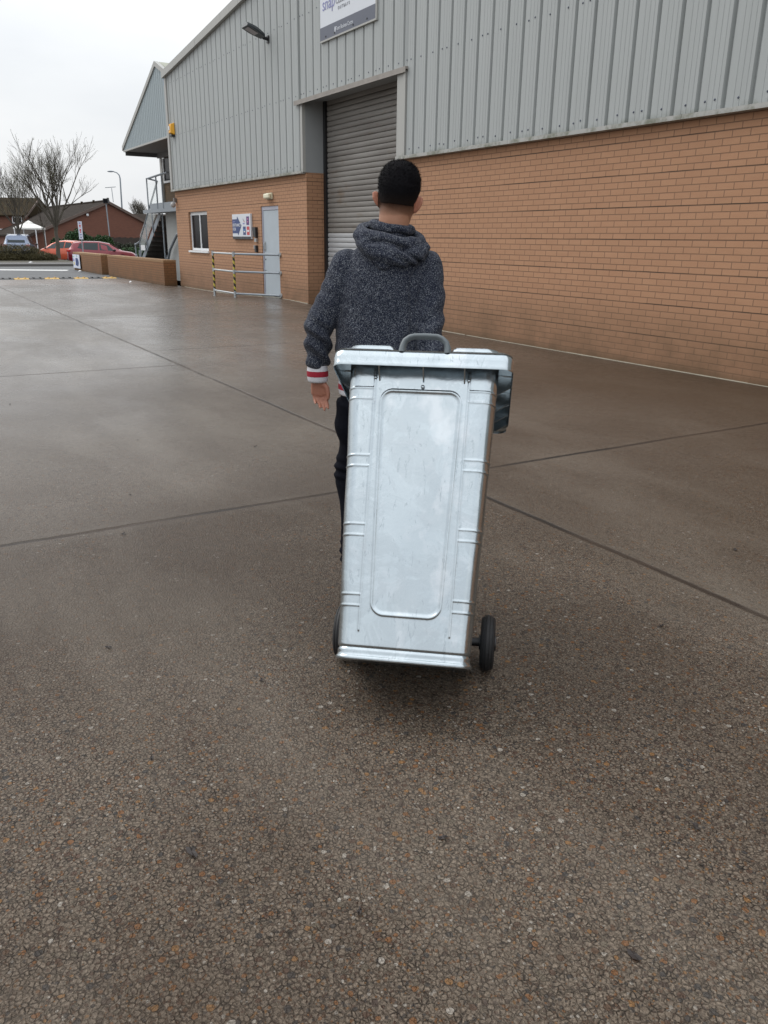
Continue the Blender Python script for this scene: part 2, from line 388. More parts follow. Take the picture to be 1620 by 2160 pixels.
# damp patches
dp = M.ramp(M.noise(.33, 6, .62, dist=.4), [(.40, 0), (.60, 1)]); dp2 = M.ramp(M.noise(1.1, 6, .65), [(.42, 0), (.66, 1)])
col = M.mix(M.m_('MULTIPLY', dp, .62), col, (.048, .032, .020))
col = M.mix(M.m_('MULTIPLY', dp2, .38), col, (.052, .037, .026))
wr_ = M.ramp(M.noise(.7, 5, .6, src=M.map((.6, 1.6, 1), loc=(3, 1, 0))), [(.48, 0), (.66, 1)]); col = M.mix(M.m_('MULTIPLY', wr_, .26), col, (.20, .172, .14))
wallw = M.m_('DIVIDE', M.m_('ADD', y, 5.0), 4.6, clamp=True)   # dark brown reflection of the brick wall, painted into the concrete beside it
col = M.mix(M.m_('MULTIPLY', wallw, .80), col, (.056, .036, .021))
strip = M.m_('LESS_THAN', x, -27.6); col = M.mix(M.m_('MULTIPLY', strip, .6), col, (.17, .135, .115))
col = M.mix(M.m_('MULTIPLY', edge, .2), col, (.05, .04, .03))
sealc = M.ramp(M.noise(.9, 3), [(.42, (.022, .018, .015)), (.60, (.05, .035, .025))])
lm = M.m_('MULTIPLY', line, M.ramp(M.noise(1.7, 4, .6), [(.30, .5), (.45, 1)]))
col = M.mix(lm, col, sealc)
wet = M.ramp(M.noise(.28, 5, .6, src=M.map((1, 2.2, 1)), dist=.6), [(.38, 0), (.62, 1)])
ro = M.m_('ADD', M.m_('MULTIPLY_ADD', wet, .22, .40), M.m_('MULTIPLY', fine, .12))
ro = M.m_('ADD', ro, M.m_('MULTIPLY', strip, .16)); ro = M.m_('ADD', ro, M.m_('MULTIPLY', agg, -.06))
inv = M.m_('DIVIDE', M.m_('ADD', M.m_('MULTIPLY', x, -1.0), -1.5), 9.0, clamp=True); inv = M.m_('MULTIPLY', inv, M.m_('SUBTRACT', 1.0, M.m_('MULTIPLY', agg, .35)))
M.set(color=col, rough=ro, spec=M.m_('MULTIPLY_ADD', inv, .35, .12), coat=M.m_('MULTIPLY', M.m_('MULTIPLY', M.m_('MULTIPLY_ADD', wet, .75, .25), M.m_('SUBTRACT', 1.0, lm)), M.m_('MULTIPLY_ADD', inv, .98, .02)), coatr=M.m_('MULTIPLY_ADD', M.noise(2.3, 5, .65), .22, .16))
hh = M.m_('MULTIPLY', M.m_('MINIMUM', e1, .18), M.m_('MULTIPLY_ADD', agg, 3.2, .35))
hh = M.m_('ADD', hh, M.m_('MULTIPLY', fine, .35)); hh = M.m_('SUBTRACT', hh, M.m_('MULTIPLY', line, 1.6))
hh = M.m_('ADD', hh, M.m_('MULTIPLY', pm, .25))
M.bump(hh, .75, .006)
CONC = M.m
def asphalt(name, c, wet=.45, sc=140):
    M = Mat(name); n = M.noise(sc, 3, .7); b = M.noise(.6, 5, .6)
    col = M.mix(n, tuple(a * .6 for a in c), tuple(a * 1.35 for a in c)); col = M.mix(M.m_('MULTIPLY', b, .4), col, tuple(a * 1.4 for a in c))
    M.set(color=col, rough=M.m_('MULTIPLY_ADD', b, .3, wet)); M.bump(n, .4, .005); return M.m
ASPH = asphalt('asphalt', (.062, .064, .066)); PAVE = asphalt('pavement', (.085, .08, .078), .6); EARTH = asphalt('earth', (.06, .055, .04), .9, 20)

# ---------------------------------------------------------------- ground, road
def gz(X, Y):
    s_ = np.clip((Y + 3.6) / 3.3, 0, 1); s_ = s_ * s_ * (3 - 2 * s_)
    return .11 * np.exp(-((X + 18.0) / 2.8) ** 2) * s_
def grid(name, x0, x1, y0, y1, nx, ny, mat, z=0, fz=None):
    X, Y = np.meshgrid(np.linspace(x0, x1, nx), np.linspace(y0, y1, ny)); Z = np.full_like(X, z)
    if fz is not None: Z = Z + fz(X, Y)
    v = np.stack([X.ravel(), Y.ravel(), Z.ravel()], 1).tolist()
    f = [(j * nx + i, j * nx + i + 1, (j + 1) * nx + i + 1, (j + 1) * nx + i) for j in range(ny - 1) for i in range(nx - 1)]
    b = MB(); b.v = v; b.f = f; b.mi = [0] * len(f); o = b.build(name, mat, smooth=True, angle=180); return tag(o, kind='structure')
grid('yard', -31.2, 16, -26, 0.0, 120, 60, CONC, 0, gz)
grid('ground', -900, 900, -900, 900, 3, 3, EARTH, -.36)
grid('road', -45.0, -31.2, -60, 40, 30, 40, ASPH, -.002)
grid('pavement', -48.2, -45.12, -60, 40, 3, 3, PAVE, .10)
tag(MB().box(-45.12, -45.0, -60, 40, -.02, .115).build('kerb', simple('kerb_concrete', (.10, .095, .09), .7), bevel=.01), kind='structure')
grid('car_park', -110, -48.2, -60, 60, 20, 20, ASPH, -.30)
tag(MB().box(-55.6, -48.21, -60, 1.7, -.4, .06).build('verge', EARTH), kind='structure')
lm_ = MB(); lm_.add([(-44.2, -9, .004), (-40.6, -9, .004), (-36.9, -1.06, .004), (-40.2, -.42, .004)], [(0, 1, 2, 3)])
lm_ = MB(); lm_.add([(-43.4, -9, .004), (-42.4, -9, .004), (-38.9, -1.06, .004), (-40.0, -.75, .004)], [(0, 1, 2, 3)])
tag(lm_.build('road_marking', simple('road_paint', (.62, .62, .60), .6, var=.25, scale=12)), kind='structure')

# speed ramp of black and yellow rubber blocks
hump = empty('speed_hump', (-31.75, -5, 0), label='low rubber speed hump of alternating black and yellow blocks across the yard entrance', cat='speed hump')
def ramp_block(y0, y1, mat, kind):
    b = MB(); n = 6; pts = []
    for i in range(n + 1):
        t = i / n; pts.append((-.28 + .56 * t, .034 * math.sin(math.pi * t)))
    for i in range(n):
        (xa, za), (xb, zb) = pts[i], pts[i + 1]
        b.quad((xa, y0, za), (xb, y0, zb), (xb, y1, zb), (xa, y1, za))
    b.add([(p[0], y0, p[1]) for p in pts], [tuple(range(n + 1))]); b.add([(p[0], y1, p[1]) for p in pts], [tuple(range(n + 1))])
    for k in range(2): b.box(-.12, .12, y0 + .12 + k * .22, y0 + .17 + k * .22, .03, .052)
    return b.build(kind, mat, hump)
yy = -.15 - 5 + 5; k = 0
y_ = 4.35
while y_ > -6.0:
    ramp_block(y_ - .485, y_ - .01, YEL if k % 2 == 0 else RUBBER, 'yellow_block' if k % 2 == 0 else 'black_block'); y_ -= .5; k += 1

# ---------------------------------------------------------------- warehouse
RX0 = -25.92
def roofz(x): return 6.03 + .105 * (x - RX0) if x < -1 else 6.03 + .105 * (-1 - RX0) - .105 * (x + 1)
wh = empty('warehouse', (0, 0, 0), label='large industrial warehouse with buff brick base, grey ribbed cladding and roller shutter', cat='warehouse')
XR = 13.0
ops = [(-24.74, -23.10, 1.10, 2.17), (-19.22, -18.19, 0, 2.19), (-16.68, -12.92, 0, 2.80)]
xs = sorted({-25.92, XR} | {o[0] for o in ops} | {o[1] for o in ops}); zs = sorted({-.05, 0, 1.10, 2.17, 2.19, 2.80})
b = MB()
for i in range(len(xs) - 1):
    for j in range(len(zs) - 1):
        xm, zm = (xs[i] + xs[i + 1]) / 2, (zs[j] + zs[j + 1]) / 2
        if any(o[0] < xm < o[1] and o[2] - .06 < zm < o[3] for o in ops): continue
        b.quad((xs[i], 0, zs[j]), (xs[i + 1], 0, zs[j]), (xs[i + 1], 0, zs[j + 1]), (xs[i], 0, zs[j + 1]))
for (x0, x1, z0, z1), dep in zip(ops, (.11, .07, .62)):
    b.quad((x0, 0, z0 - .05), (x0, dep, z0 - .05), (x0, dep, z1), (x0, 0, z1)); b.quad((x1, 0, z0 - .05), (x1, dep, z0 - .05), (x1, dep, z1), (x1, 0, z1))
    if dep < .5: b.quad((x0, 0, z1), (x1, 0, z1), (x1, dep, z1), (x0, dep, z1))
b.quad((-25.92, 0, -.05), (-25.92, .34, -.05), (-25.92, .34, 2.8), (-25.92, 0, 2.8))
o_ = b.build('brick_wall', BRICK, wh)
# returns behind the corner
MB().box(-26.55, -25.925, .34, .62, -.05, 4.3).build('corner_pier', BRICK, wh)
MB().box(XR - .1, XR, .01, 38, -.05, 2.8).build('side_wall', BRICK, wh); MB().box(-25.9, -25.6, .35, 38, -.05, 2.8).build('side_wall', BRICK, wh)
SEAL = simple('pale_sealant', (.42, .39, .31), .7, var=.6, scale=5)
b = MB(); xx = -25.9
r_ = random.Random(3)
for (a, e) in ((-25.5, -19.3), (-18.1, -16.7), (-12.9, XR)):
    xx = a; b = MB()
    while xx < e:
        ln = r_.uniform(.8, 3.2); x2_ = min(xx + ln, e); th_ = r_.uniform(.004, .011)
        n_ = 4
        for q in range(n_):
            xa, xb = xx + (x2_ - xx) * q / n_, xx + (x2_ - xx) * (q + 1) / n_
            g = max(float(gz(xa, 0)), float(gz(xb, 0)))
            b.box(xa, xb - .0005, -.013, -.001, g - .02, g + th_)
        xx = x2_ + r_.choice([0.002, .004, .02, .05])
    b.build('base_sealant', SEAL, wh)

# cladding sheet
PITCH = .339
prof = [(0, -.026), (.026, -.026), (.044, -.072), (.135, -.072), (.139, -.068), (.143, -.072), (.205, -.072), (.209, -.068), (.213, -.072), (.272, -.072), (.276, -.068), (.280, -.072), (.322, -.072), (.339, -.026)]
def cladding(x0, x1, zb, zt, mb, phase=-7.672, sc=1.0, yo=0, pitch=PITCH):
    k0 = math.floor((x0 - phase) / pitch); pts = []
    k = k0
    while phase + k * pitch < x1:
        for (dx, dy) in prof[:-1]:
            X = phase + k * pitch + dx * pitch / PITCH
            pts.append((X, dy * sc + yo))
        k += 1
    pts = [p for p in pts if x0 <= p[0] <= x1]
    pts = [(x0, -.05 * sc + yo)] + pts + [(x1, -.05 * sc + yo)]
    bb = len(mb.v)
    for (X, Y) in pts:
        mb.v.append((X, Y, zb)); mb.v.append((X, Y, zt(X)))
    for i in range(len(pts) - 1):
        mb.f.append((bb + 2 * i, bb + 2 * i + 2, bb + 2 * i + 3, bb + 2 * i + 1)); mb.mi.append(0)
b = MB()
cladding(-25.80, -16.78, 2.83, lambda x: roofz(x), b); cladding(-16.78, -12.64, 4.19, lambda x: roofz(x), b); cladding(-12.64, XR, 2.83, lambda x: roofz(x), b)
b.build('cladding', CLAD, wh)
b = MB(); b.box(RX0, -16.68, -.005, .3, 2.80, 4.15); b.build('backing_wall', REVEAL, wh) if False else None
# flashing under the cladding
for x0, x1 in ((-25.95, -16.70), (-12.90, XR)):
    xx = x0; b = MB()
    while xx < x1 - .01:
        e = min(xx + 3.05, x1)
        b.box(xx, e - .006, -.115, -.002, 2.782, 2.793); b.box(xx, e - .006, -.115, -.108, 2.7935, 2.832); xx = e
    b.build('drip_flashing', TRIM, wh)
# screws in three rows
b = MB(); r_ = random.Random(5)
for z0 in (2.93, 4.285, 5.69):
    k = math.floor((-25.8 + 7.672) / PITCH)
    while -7.672 + k * PITCH < XR - .5:
        for q, dx in enumerate((.195,) if k % 3 else (.115, .24)):
            X = -7.672 + k * PITCH + dx; Z = z0 + r_.uniform(-.012, .012)
            if Z < roofz(X) - .3 and not (-16.9 < X < -12.6 and Z < 4.19) and X > -25.7:
                b.ell((X, -.074, Z), (.013, .007, .013), 8, 4)
        k += 1
sc_ = b.build('cladding_screws', simple('screw_heads', (.05, .06, .09), .4), wh); sc_['kind'] = 'stuff'
# opening trims
MB().box(-16.78, -16.684, -.075, -.006, 2.80, 4.135).build('jamb_trim', TRIM, wh)
MB().box(-12.918, -12.70, -.085, -.006, 2.80, 4.135).box(-12.699, -12.64, -.10, -.008, 2.80, 4.135).build('jamb_trim', TRIM, wh)
MB().box(-16.97, -12.60, -.13, -.004, 4.145, 4.185).box(-16.97, -12.60, -.13, -.125, 4.10, 4.1445).build('header_trim', TRIM_D, wh)
MB().box(-16.84, -16.68, -.003, .62, 2.803, 4.30).build('reveal_panel', REVEAL, wh)
MB().box(-12.92, -12.76, -.003, .62, 2.803, 4.30).build('reveal_panel', REVEAL, wh)
MB().box(-16.68, -12.92, .0, .7, 4.188, 4.30).build('reveal_soffit', REVEAL, wh)
# roller shutter
sh = MB(); z = 0.0; Y0 = .46
n_ = 44
for i in range(n_):
    z0 = i * .1; 
    if z0 > 4.2: break
    arc = [(0, .004), (.006, -.006), (.02, -.012), (.045, -.016), (.07, -.015), (.088, -.010), (.093, .006), (.1, .012)]
    for (a0, d0), (a1, d1) in zip(arc[:-1], arc[1:]):
        sh.quad((-16.58, Y0 + d0, z0 + a0), (-13.02, Y0 + d0, z0 + a0), (-13.02, Y0 + d1, z0 + a1), (-16.58, Y0 + d1, z0 + a1))
sh = sh.build('roller_shutter', SHUT, wh, smooth=True, angle=50)
MB().box(-16.66, -16.56, .40, .50, 0, 4.2).build('shutter_guide', BLACK, wh); MB().box(-13.04, -12.94, .40, .50, 0, 4.2).build('shutter_guide', BLACK, wh)
MB().box(-16.7, -12.9, .60, .64, 0, 4.3).build('shutter_backing', DARK, wh)
# window
wf = MB(); x0, x1, z0, z1 = -24.74, -23.10, 1.10, 2.17
for a in ((x0 + .002, x0 + .07, z0, z1), (x1 - .07, x1 - .002, z0, z1), ((x0 + x1) / 2 - .03, (x0 + x1) / 2 + .03, z0 + .07, z1 - .07)): wf.box(a[0], a[1], .06, .105, a[2], a[3])
for a in ((z0, z0 + .0695), (z1 - .09, z1 - .001)): wf.box(x0 + .0705, x1 - .0705, .062, .103, *a)
win = wf.build('window', WHITE, wh, bevel=.004)
MB().box(x0 + .05, x1 - .05, .085, .09, z0 + .05, z1 - .05).build('pane', GLASS, win)
MB().box(x0 - .04, x1 + .04, -.05, .058, z0 - .055, z0 - .003).build('sill', WHITE, win, bevel=.006)
# side door
g = .10
df = MB().box(-19.218, -19.17, .02, .068, g, 2.188).box(-18.24, -18.192, .02, .068, g, 2.188).box(-19.1695, -18.2405, .022, .066, 2.10, 2.187)
dr = MB().box(-19.165, -18.245, .035, .06, g + .03, 2.095).build('door', DOORM, wh, bevel=.003)
df.build('door_frame', simple('frame_lilac_grey', (.38, .38, .44), .45), dr, bevel=.003)
MB().tube([(-19.09, .03, 1.36), (-19.09, -.02, 1.34), (-19.09, -.02, 1.22), (-19.09, .03, 1.20)], .011, 8).box(-19.12, -19.06, .024, .034, 1.17, 1.39).build('handle', GALV, dr, smooth=True)
MB().ell((-19.09, .032, .98), (.02, .012, .02), 10, 6).build('lock', BLACK, dr, smooth=True); MB().ell((-19.10, .032, .72), (.012, .01, .012), 8, 5).build('lock', BLACK, dr, smooth=True)
MB().box(-19.2, -18.2, -.02, .07, g - .12, g + .022).build('threshold', simple('door_step', (.25, .24, .2), .8), dr)
# verge trim and roof
b = MB()
def verge(xa, xb, d, off=0):
    za, zb = roofz(xa), roofz(xb)
    b.add([(xa, -.16, za - d), (xb, -.16, zb - d), (xb, -.16, zb + .03), (xa, -.16, za + .03), (xa, -.075, za - d), (xb, -.075, zb - d), (xb, -.02, zb + .03), (xa, -.02, za + .03)],
          [(0, 1, 2, 3), (4, 5, 1, 0), (3, 2, 6, 7), (0, 3, 7, 4), (1, 5, 6, 2)])
for i in range(10):
    a = RX0 - .06 + i * 3.1; e = min(a + 3.09, XR + .1)
    if a < -1 < e: verge(a, -1.001, .15); verge(-.999, e, .15)
    elif a < XR: verge(a, e, .15)
b.build('verge_trim', TRIM, wh)
MB().box(-25.96, -25.795, -.105, .30, 2.80, 6.0).build('corner_trim', TRIM, wh)
MB().add([(RX0, 0.0, 6.03), (-1, 0, roofz(-1)), (XR, 0, roofz(XR)), (XR, 38, roofz(XR)), (-1, 38, roofz(-1)), (RX0, 38, 6.03)], [(0, 1, 4, 5), (1, 2, 3, 4)]).build('roof', simple('roof_sheet', (.26, .25, .22), .6), wh)
# office wing beyond the corner: overhanging gable
XL = -31.42; AX, AZ = -26.95, 6.36
def ovz(x): return 4.42 + (AZ - 4.42) * (x - XL) / (AX - XL) if x < AX else AZ - (AZ - 6.0) * (x - AX) / .95 * 1.0
b = MB(); cladding(XL, -25.97, 4.36, ovz, b, phase=-30.0, sc=.6, yo=.02, pitch=.200)
b.build('gable_cladding', CLAD_B, wh)
b = MB()
def strip_(xa, za, xb, zb, d, y0=-.06, y1=.06):
    b.add([(xa, y0, za - d), (xb, y0, zb - d), (xb, y0, zb), (xa, y0, za), (xa, y1, za - d), (xb, y1, zb - d), (xb, y1, zb), (xa, y1, za)], [(0, 1, 2, 3), (4, 5, 1, 0), (3, 2, 6, 7), (0, 3, 7, 4), (1, 5, 6, 2)])
strip_(XL - .12, 4.50, AX, AZ + .13, .14); strip_(AX + .001, AZ + .13, -26.0, 6.12, .14)
b.box(XL - .03, -25.965, -.045, .01, 4.31, 4.36)
b.build('gable_verge', TRIM, wh)
MB().add([(XL - .1, 0.062, 4.5), (AX, .062, AZ + .12), (AX, 20, AZ + .12), (XL - .1, 20, 4.5), (-25.9, .062, 6.1), (-25.9, 20, 6.1)], [(0, 1, 2, 3), (1, 4, 5, 2)]).build('wing_roof', simple('mossy_roof', (.30, .31, .25), .7, var=.35, scale=1.5), wh)
MB().box(XL, -25.97, .03, 1.14, 4.33, 4.35).box(XL - .02, -25.97, 1.14, 1.26, 4.17, 4.33).build('soffit', simple('soffit_panel', (.20, .20, .20), .7), wh)
MB().box(XL - .06, XL, .03, 20, 4.20, 4.37).build('fascia', simple('dark_fascia', (.12, .125, .13), .6), wh)
MB().box(XL, -26.56, 1.28, 1.6, 2.45, 4.16).build('upper_wall', BRICK_OLD, wh)
MB().box(XL + .0, -26.56, 1.30, 1.6, -.05, 2.44).build('rendered_wall', simple('grey_render', (.34, .35, .34), .8, var=.25, scale=1.2), wh)
MB().box(XL - .01, XL + .22, 1.22, 1.279, 2.46, 4.16).build('corner_post', TRIM, wh)
uf = MB()
for a in ((-31.12, -31.04), (-30.3, -30.24), (-29.6, -29.52)): uf.box(a[0], a[1], 1.225, 1.278, 3.32, 4.14)
uf.box(-31.0395, -30.3005, 1.227, 1.276, 3.32, 3.39).box(-30.2395, -29.6005, 1.227, 1.276, 3.32, 3.39)
uw = uf.build('window', WHITE, wh); MB().box(-31.05, -29.55, 1.262, 1.27, 3.38, 4.14).build('pane', GLASS, uw)
MB().box(-26.2, -26.05, -.04, .02, 5.72, 6.02).build('blue_patch', simple('blue_sheet', (.10, .22, .38), .5), wh)
# rotary cowl vent on the wing roof
cv_ = MB(); cv_.rings([(-26.35, 4.0, 6.1, .10, .10), (-26.35, 4.0, 6.42, .10, .10)], 16).ell((-26.35, 4.0, 6.62), (.27, .27, .24), 18, 10)
tag(cv_.build('roof_vent', simple('vent_metal', (.05, .05, .06), .5), smooth=True), 'small dark round cowl on the roof of the office wing', 'roof vent')
# ---------------------------------------------------------------- steel stair
st = empty('steel_staircase', (-32, 1.2, 0), label='external steel staircase with glass balustrade rising to the first floor door', cat='staircase')
IM = Matrix.Translation((32, -1.2, 0))
def sb(b, name, mat, par=st, **k): return b.build(name, mat, par, M=IM, **k)
top = Vector((-31.95, 1.27, 2.35)); bot = Vector((-35.85, 1.27, 0.05)); dirv = (bot - top)
for yy_ in (1.27, 2.15):
    b = MB(); a = Vector((top.x, yy_, top.z)); c_ = Vector((bot.x, yy_, bot.z)); n2 = Vector((0, 0, .13))
    b.add([a - n2, c_ - n2, c_ + n2, a + n2, a - n2 + Vector((0, .012, 0)), c_ - n2 + Vector((0, .012, 0)), c_ + n2 + Vector((0, .012, 0)), a + n2 + Vector((0, .012, 0))], [(0, 1, 2, 3), (7, 6, 5, 4), (0, 4, 5, 1), (3, 2, 6, 7)]); sb(b, 'stringer', STEEL)
for i in range(12):
    t = (i + .7) / 12.5; p = top + dirv * t
    sb(MB().box(p.x - .16, p.x + .16, 1.284, 2.14, p.z - .03, p.z + .01).box(p.x + .145, p.x + .16, 1.285, 2.139, p.z - .17, p.z - .031), 'tread', simple('tread_dark', (.035, .03, .026), .7) if i == 0 else bpy.data.materials['tread_dark'])
sb(MB().box(-32.6, -26.2, .80, 1.26, 2.31, 2.43).box(-31.6, -26.2, .80, .83, 2.4305, 2.62), 'landing', STEEL)
for (X, Y, Z0, Z1) in ((-31.70, 1.262, 0, 2.31), (-31.9, .83, 2.43, 3.52), (-30.6, .80, 2.43, 3.5), (-29.9, .80, 2.43, 3.5), (-35.1, 1.25, .1, 1.25), (-34.0, 1.25, 1.0, 1.95), (-33.0, 1.25, 1.6, 2.7), (-35.85, 1.25, .0, 1.22), (-35.3, 1.25, 0, .95)):
    sb(MB().tube([(X, Y, Z0), (X, Y, Z1)], .026, 8), 'baluster', STEEL, smooth=True)
sb(MB().tube([(-29.2, .80, 3.56), (-30.6, .80, 3.52), (-31.75, .84, 3.50), (-32.0, 1.25, 3.44), (-35.1, 1.25, 1.28), (-35.85, 1.25, 1.15)], .035, 8), 'handrail', STEEL, smooth=True)
sb(MB().tube([(-29.2, .80, 3.56), (-28.6, .9, 3.3)], .03, 8), 'handrail', BLACK, smooth=True)
g_ = MB()
for (xa, xb) in ((-32.05, -32.95), (-33.05, -33.95), (-34.05, -35.0)):
    def zs_(x): return 2.35 + (x + 31.95) * (2.30 / 3.9)
    g_.quad((xa, 1.245, zs_(xa) + .22), (xb, 1.245, zs_(xb) + .22), (xb, 1.245, zs_(xb) + .98), (xa, 1.245, zs_(xa) + .98))
g_.quad((-31.8, .81, 2.6), (-30.65, .81, 2.6), (-30.65, .81, 3.35), (-31.8, .81, 3.35)); g_.quad((-30.55, .81, 2.6), (-29.95, .81, 2.6), (-29.95, .81, 3.35), (-30.55, .81, 3.35))
sb(g_, 'glass_panel', CLEAR)
sb(MB().tube([(-28.6, 1.15, 1.75), (-29.7, 1.15, 1.55), (-30.6, 1.15, 1.05), (-31.3, 1.15, .35)], .05, 8), 'curved_brace', STEEL, smooth=True)
sb(MB().box(-34.8, -34.2, 1.2, 1.22, .95, 1.15), 'notice', WHITE)

# ---------------------------------------------------------------- things on the wall
fl = empty('floodlight', (-18.3, -.1, 5.56), label='black LED floodlight on a short arm high on the grey cladding', cat='floodlight')
Mfl = Matrix.Rotation(R(-22), 4, 'X')
MB().tube([(0, .05, 0), (0, -.10, .02)], .035, 10).box(-.05, .05, .0, .03, -.07, .07).build('arm', BLACK, fl, smooth=True)
hd = MB(); n = 10
for i in range(n + 1):
    t = i / n; hw = .10 + .085 * math.sin(min(1, t * 1.5) * math.pi / 2) * (1 - .28 * t ** 4); th_ = .05 + .02 * math.sin(t * math.pi)
    for (sx, sz) in ((-1, -.03), (-1, 0), (-.6, 1), (.6, 1), (1, 0), (1, -.03)):
        hd.v.append((hw * sx, -.10 - .45 * t, (th_ if sz > 0 else 0) * (1 if sz > 0 else 1) + (sz if sz <= 0 else 0) - .0))
for i in range(n):
    for k in range(6):
        hd.f.append((i * 6 + k, i * 6 + (k + 1) % 6, (i + 1) * 6 + (k + 1) % 6, (i + 1) * 6 + k)); hd.mi.append(0)
hd.f.append(tuple(range(6))); hd.f.append(tuple(n * 6 + k for k in range(6))[::-1]); hd.mi += [0, 0]
hd.build('lamp_housing', simple('black_housing', (.018, .024, .028), .4), fl, smooth=True, M=Mfl)
MB().box(-.105, .105, -.50, -.26, -.036, -.0302).build('lens', simple('led_lens', (.32, .29, .30), .3), fl, M=Mfl)
al = empty('alarm_box', (-25.40, -.08, 4.46), label='yellow burglar alarm box beside the building corner', cat='alarm box')
MB().add([(-.13, 0, -.15), (.13, 0, -.15), (.13, 0, .17), (-.13, 0, .17), (-.10, -.12, -.10), (.10, -.12, -.10), (.10, -.10, .14), (-.10, -.10, .14)], [(0, 1, 2, 3), (4, 5, 6, 7), (0, 1, 5, 4), (1, 2, 6, 5), (2, 3, 7, 6), (3, 0, 4, 7)]).build('cover', simple('alarm_yellow', (.78, .38, .015), .4), al, bevel=.012)
MB().box(-.085, .02, -.126, -.116, -.02, .08).build('badge', SIGNW, al); MB().box(-.11, .11, -.10, -.0, -.20, -.155).build('base', BLACK, al)
bl = empty('bulkhead_light', (-18.62, 0, 2.40), label='cream bulkhead lamp on the brickwork over the grey door', cat='wall light')
MB().box(-.17, .17, -.05, -.002, -.07, .07).build('back_plate', CREAM, bl, bevel=.015); MB().box(-.155, .155, -.125, -.051, -.055, .055).build('diffuser', simple('cream_diffuser', (.72, .68, .50), .35), bl, bevel=.03, seg=4)
# camera on the corner and intercom
sc2 = empty('security_camera', (-25.8, -.0, 2.50), label='small white security camera on the brick corner near the stair', cat='security camera')
MB().box(-.06, .06, -.09, -.002, -.02, .10).build('mount', simple('camera_grey', (.16, .14, .13), .5), sc2, bevel=.01); MB().ell((.04, -.13, -.10), (.075, .075, .08), 16, 10).build('dome', simple('dome_grey', (.36, .35, .34), .3), sc2, smooth=True)
ic = empty('intercom', (-19.55, 0, 1.62), label='black intercom unit between the entrance sign and the grey door', cat='intercom')
MB().add([(-.12, -.002, .10), (.10, -.002, .10), (.10, -.002, -.15), (-.02, -.002, -.12), (-.12, -.07, .10), (.10, -.07, .10), (.10, -.07, -.15), (-.02, -.07, -.12)], [(0, 1, 2, 3), (4, 5, 6, 7), (0, 1, 5, 4), (1, 2, 6, 5), (2, 3, 7, 6), (3, 0, 4, 7)]).build('hood', BLACK, ic)
MB().box(-.035, .09, -.05, -.003, -.24, -.16).build('keypad', GALV, ic)
ks = empty('key_switch', (-19.55, 0, 1.24), label='small black and metal key switch below the intercom', cat='switch')
MB().box(-.02, .08, -.06, -.002, -.10, .06).build('box', BLACK, ks, bevel=.008); MB().box(-.10, -.025, -.045, -.002, -.03, .06).build('plate', GALV, ks, bevel=.004)

# entrance sign
es = empty('entrance_sign', (-21.02, -.0, 1.44), label='white entrance sign with navy arrow and coloured logo panels beside the grey door', cat='sign')
MB().box(0, 1.24, -.055, -.004, 0, .60).build('panel', SIGNW, es, bevel=.004); MB().box(.001, 1.239, -.057, -.0555, 0, .062).build('footer', simple('sign_black', (.02, .02, .025), .4), es)
a_ = MB(); a_.add([(x_, yv, z_) for yv in (-.0582, -.0556) for (x_, z_) in ((.01, .14), (.36, .14), (.40, .09), (.64, .325), (.36, .55), (.34, .48), (.01, .48))], [tuple(range(7)), tuple(range(13, 6, -1))]); a_.build('arrow', NAVY, es)
text('lettering', 'ENTRANCE', .105, (.04, -.059, .335), WHITE, es, sx=1.02); text('lettering', 'FOR', .105, (.04, -.059, .235), WHITE, es, sx=1.05); text('lettering', 'CAR PARK', .05, (.05, -.059, .425), LAV, es) if False else None
for i, s_ in enumerate((.17, .12)): MB().box(.05, .05 + s_, -.0592, -.0583, .42 - i * .035, .432 - i * .035).build('small_line', LAV, es)
for (xa, za, mt, nm) in ((.98, .335, PURP, 'purple_panel'), (.74, .10, NAVY, 'navy_panel'), (.99, .10, REDS, 'red_panel')):
    MB().box(xa, xa + .18, -.0575, -.0556, za, za + .20).build(nm, mt, es)
text('logo', 'ıı', .08, (1.07, -.059, .45), PINK, es, align='CENTER') if False else None
MB().ell((1.07, -.058, .475), (.035, .002, .018), 14, 6).box(1.035, 1.105, -.0592, -.0577, .395, .425).build('purple_logo', PINK, es)
MB().box(.765, .895, -.0592, -.0577, .205, .235).build('navy_logo', CYAN, es); MB().box(.79, .87, -.0592, -.0577, .165, .195).build('navy_logo', WHITE, es)
MB().box(1.02, 1.14, -.0592, -.0577, .175, .22).build('red_logo', WHITE, es)
MB().add([(.74, -.058, .50), (.85, -.058, .43), (.83, -.058, .40), (.76, -.058, .46)], [(0, 1, 2, 3)]).build('sail_logo', INK, es)
MB().add([(.80, -.0585, .435), (.86, -.0585, .425), (.85, -.0585, .40), (.82, -.0585, .41)], [(0, 1, 2, 3)]).build('sail_logo', REDS, es)
MB().box(.74, .86, -.0585, -.0577, .355, .385).build('sail_caption', LAV, es)
text('footer_text', 'Team Business Centre', .03, (.62, -.059, .031), INK, es, align='CENTER')

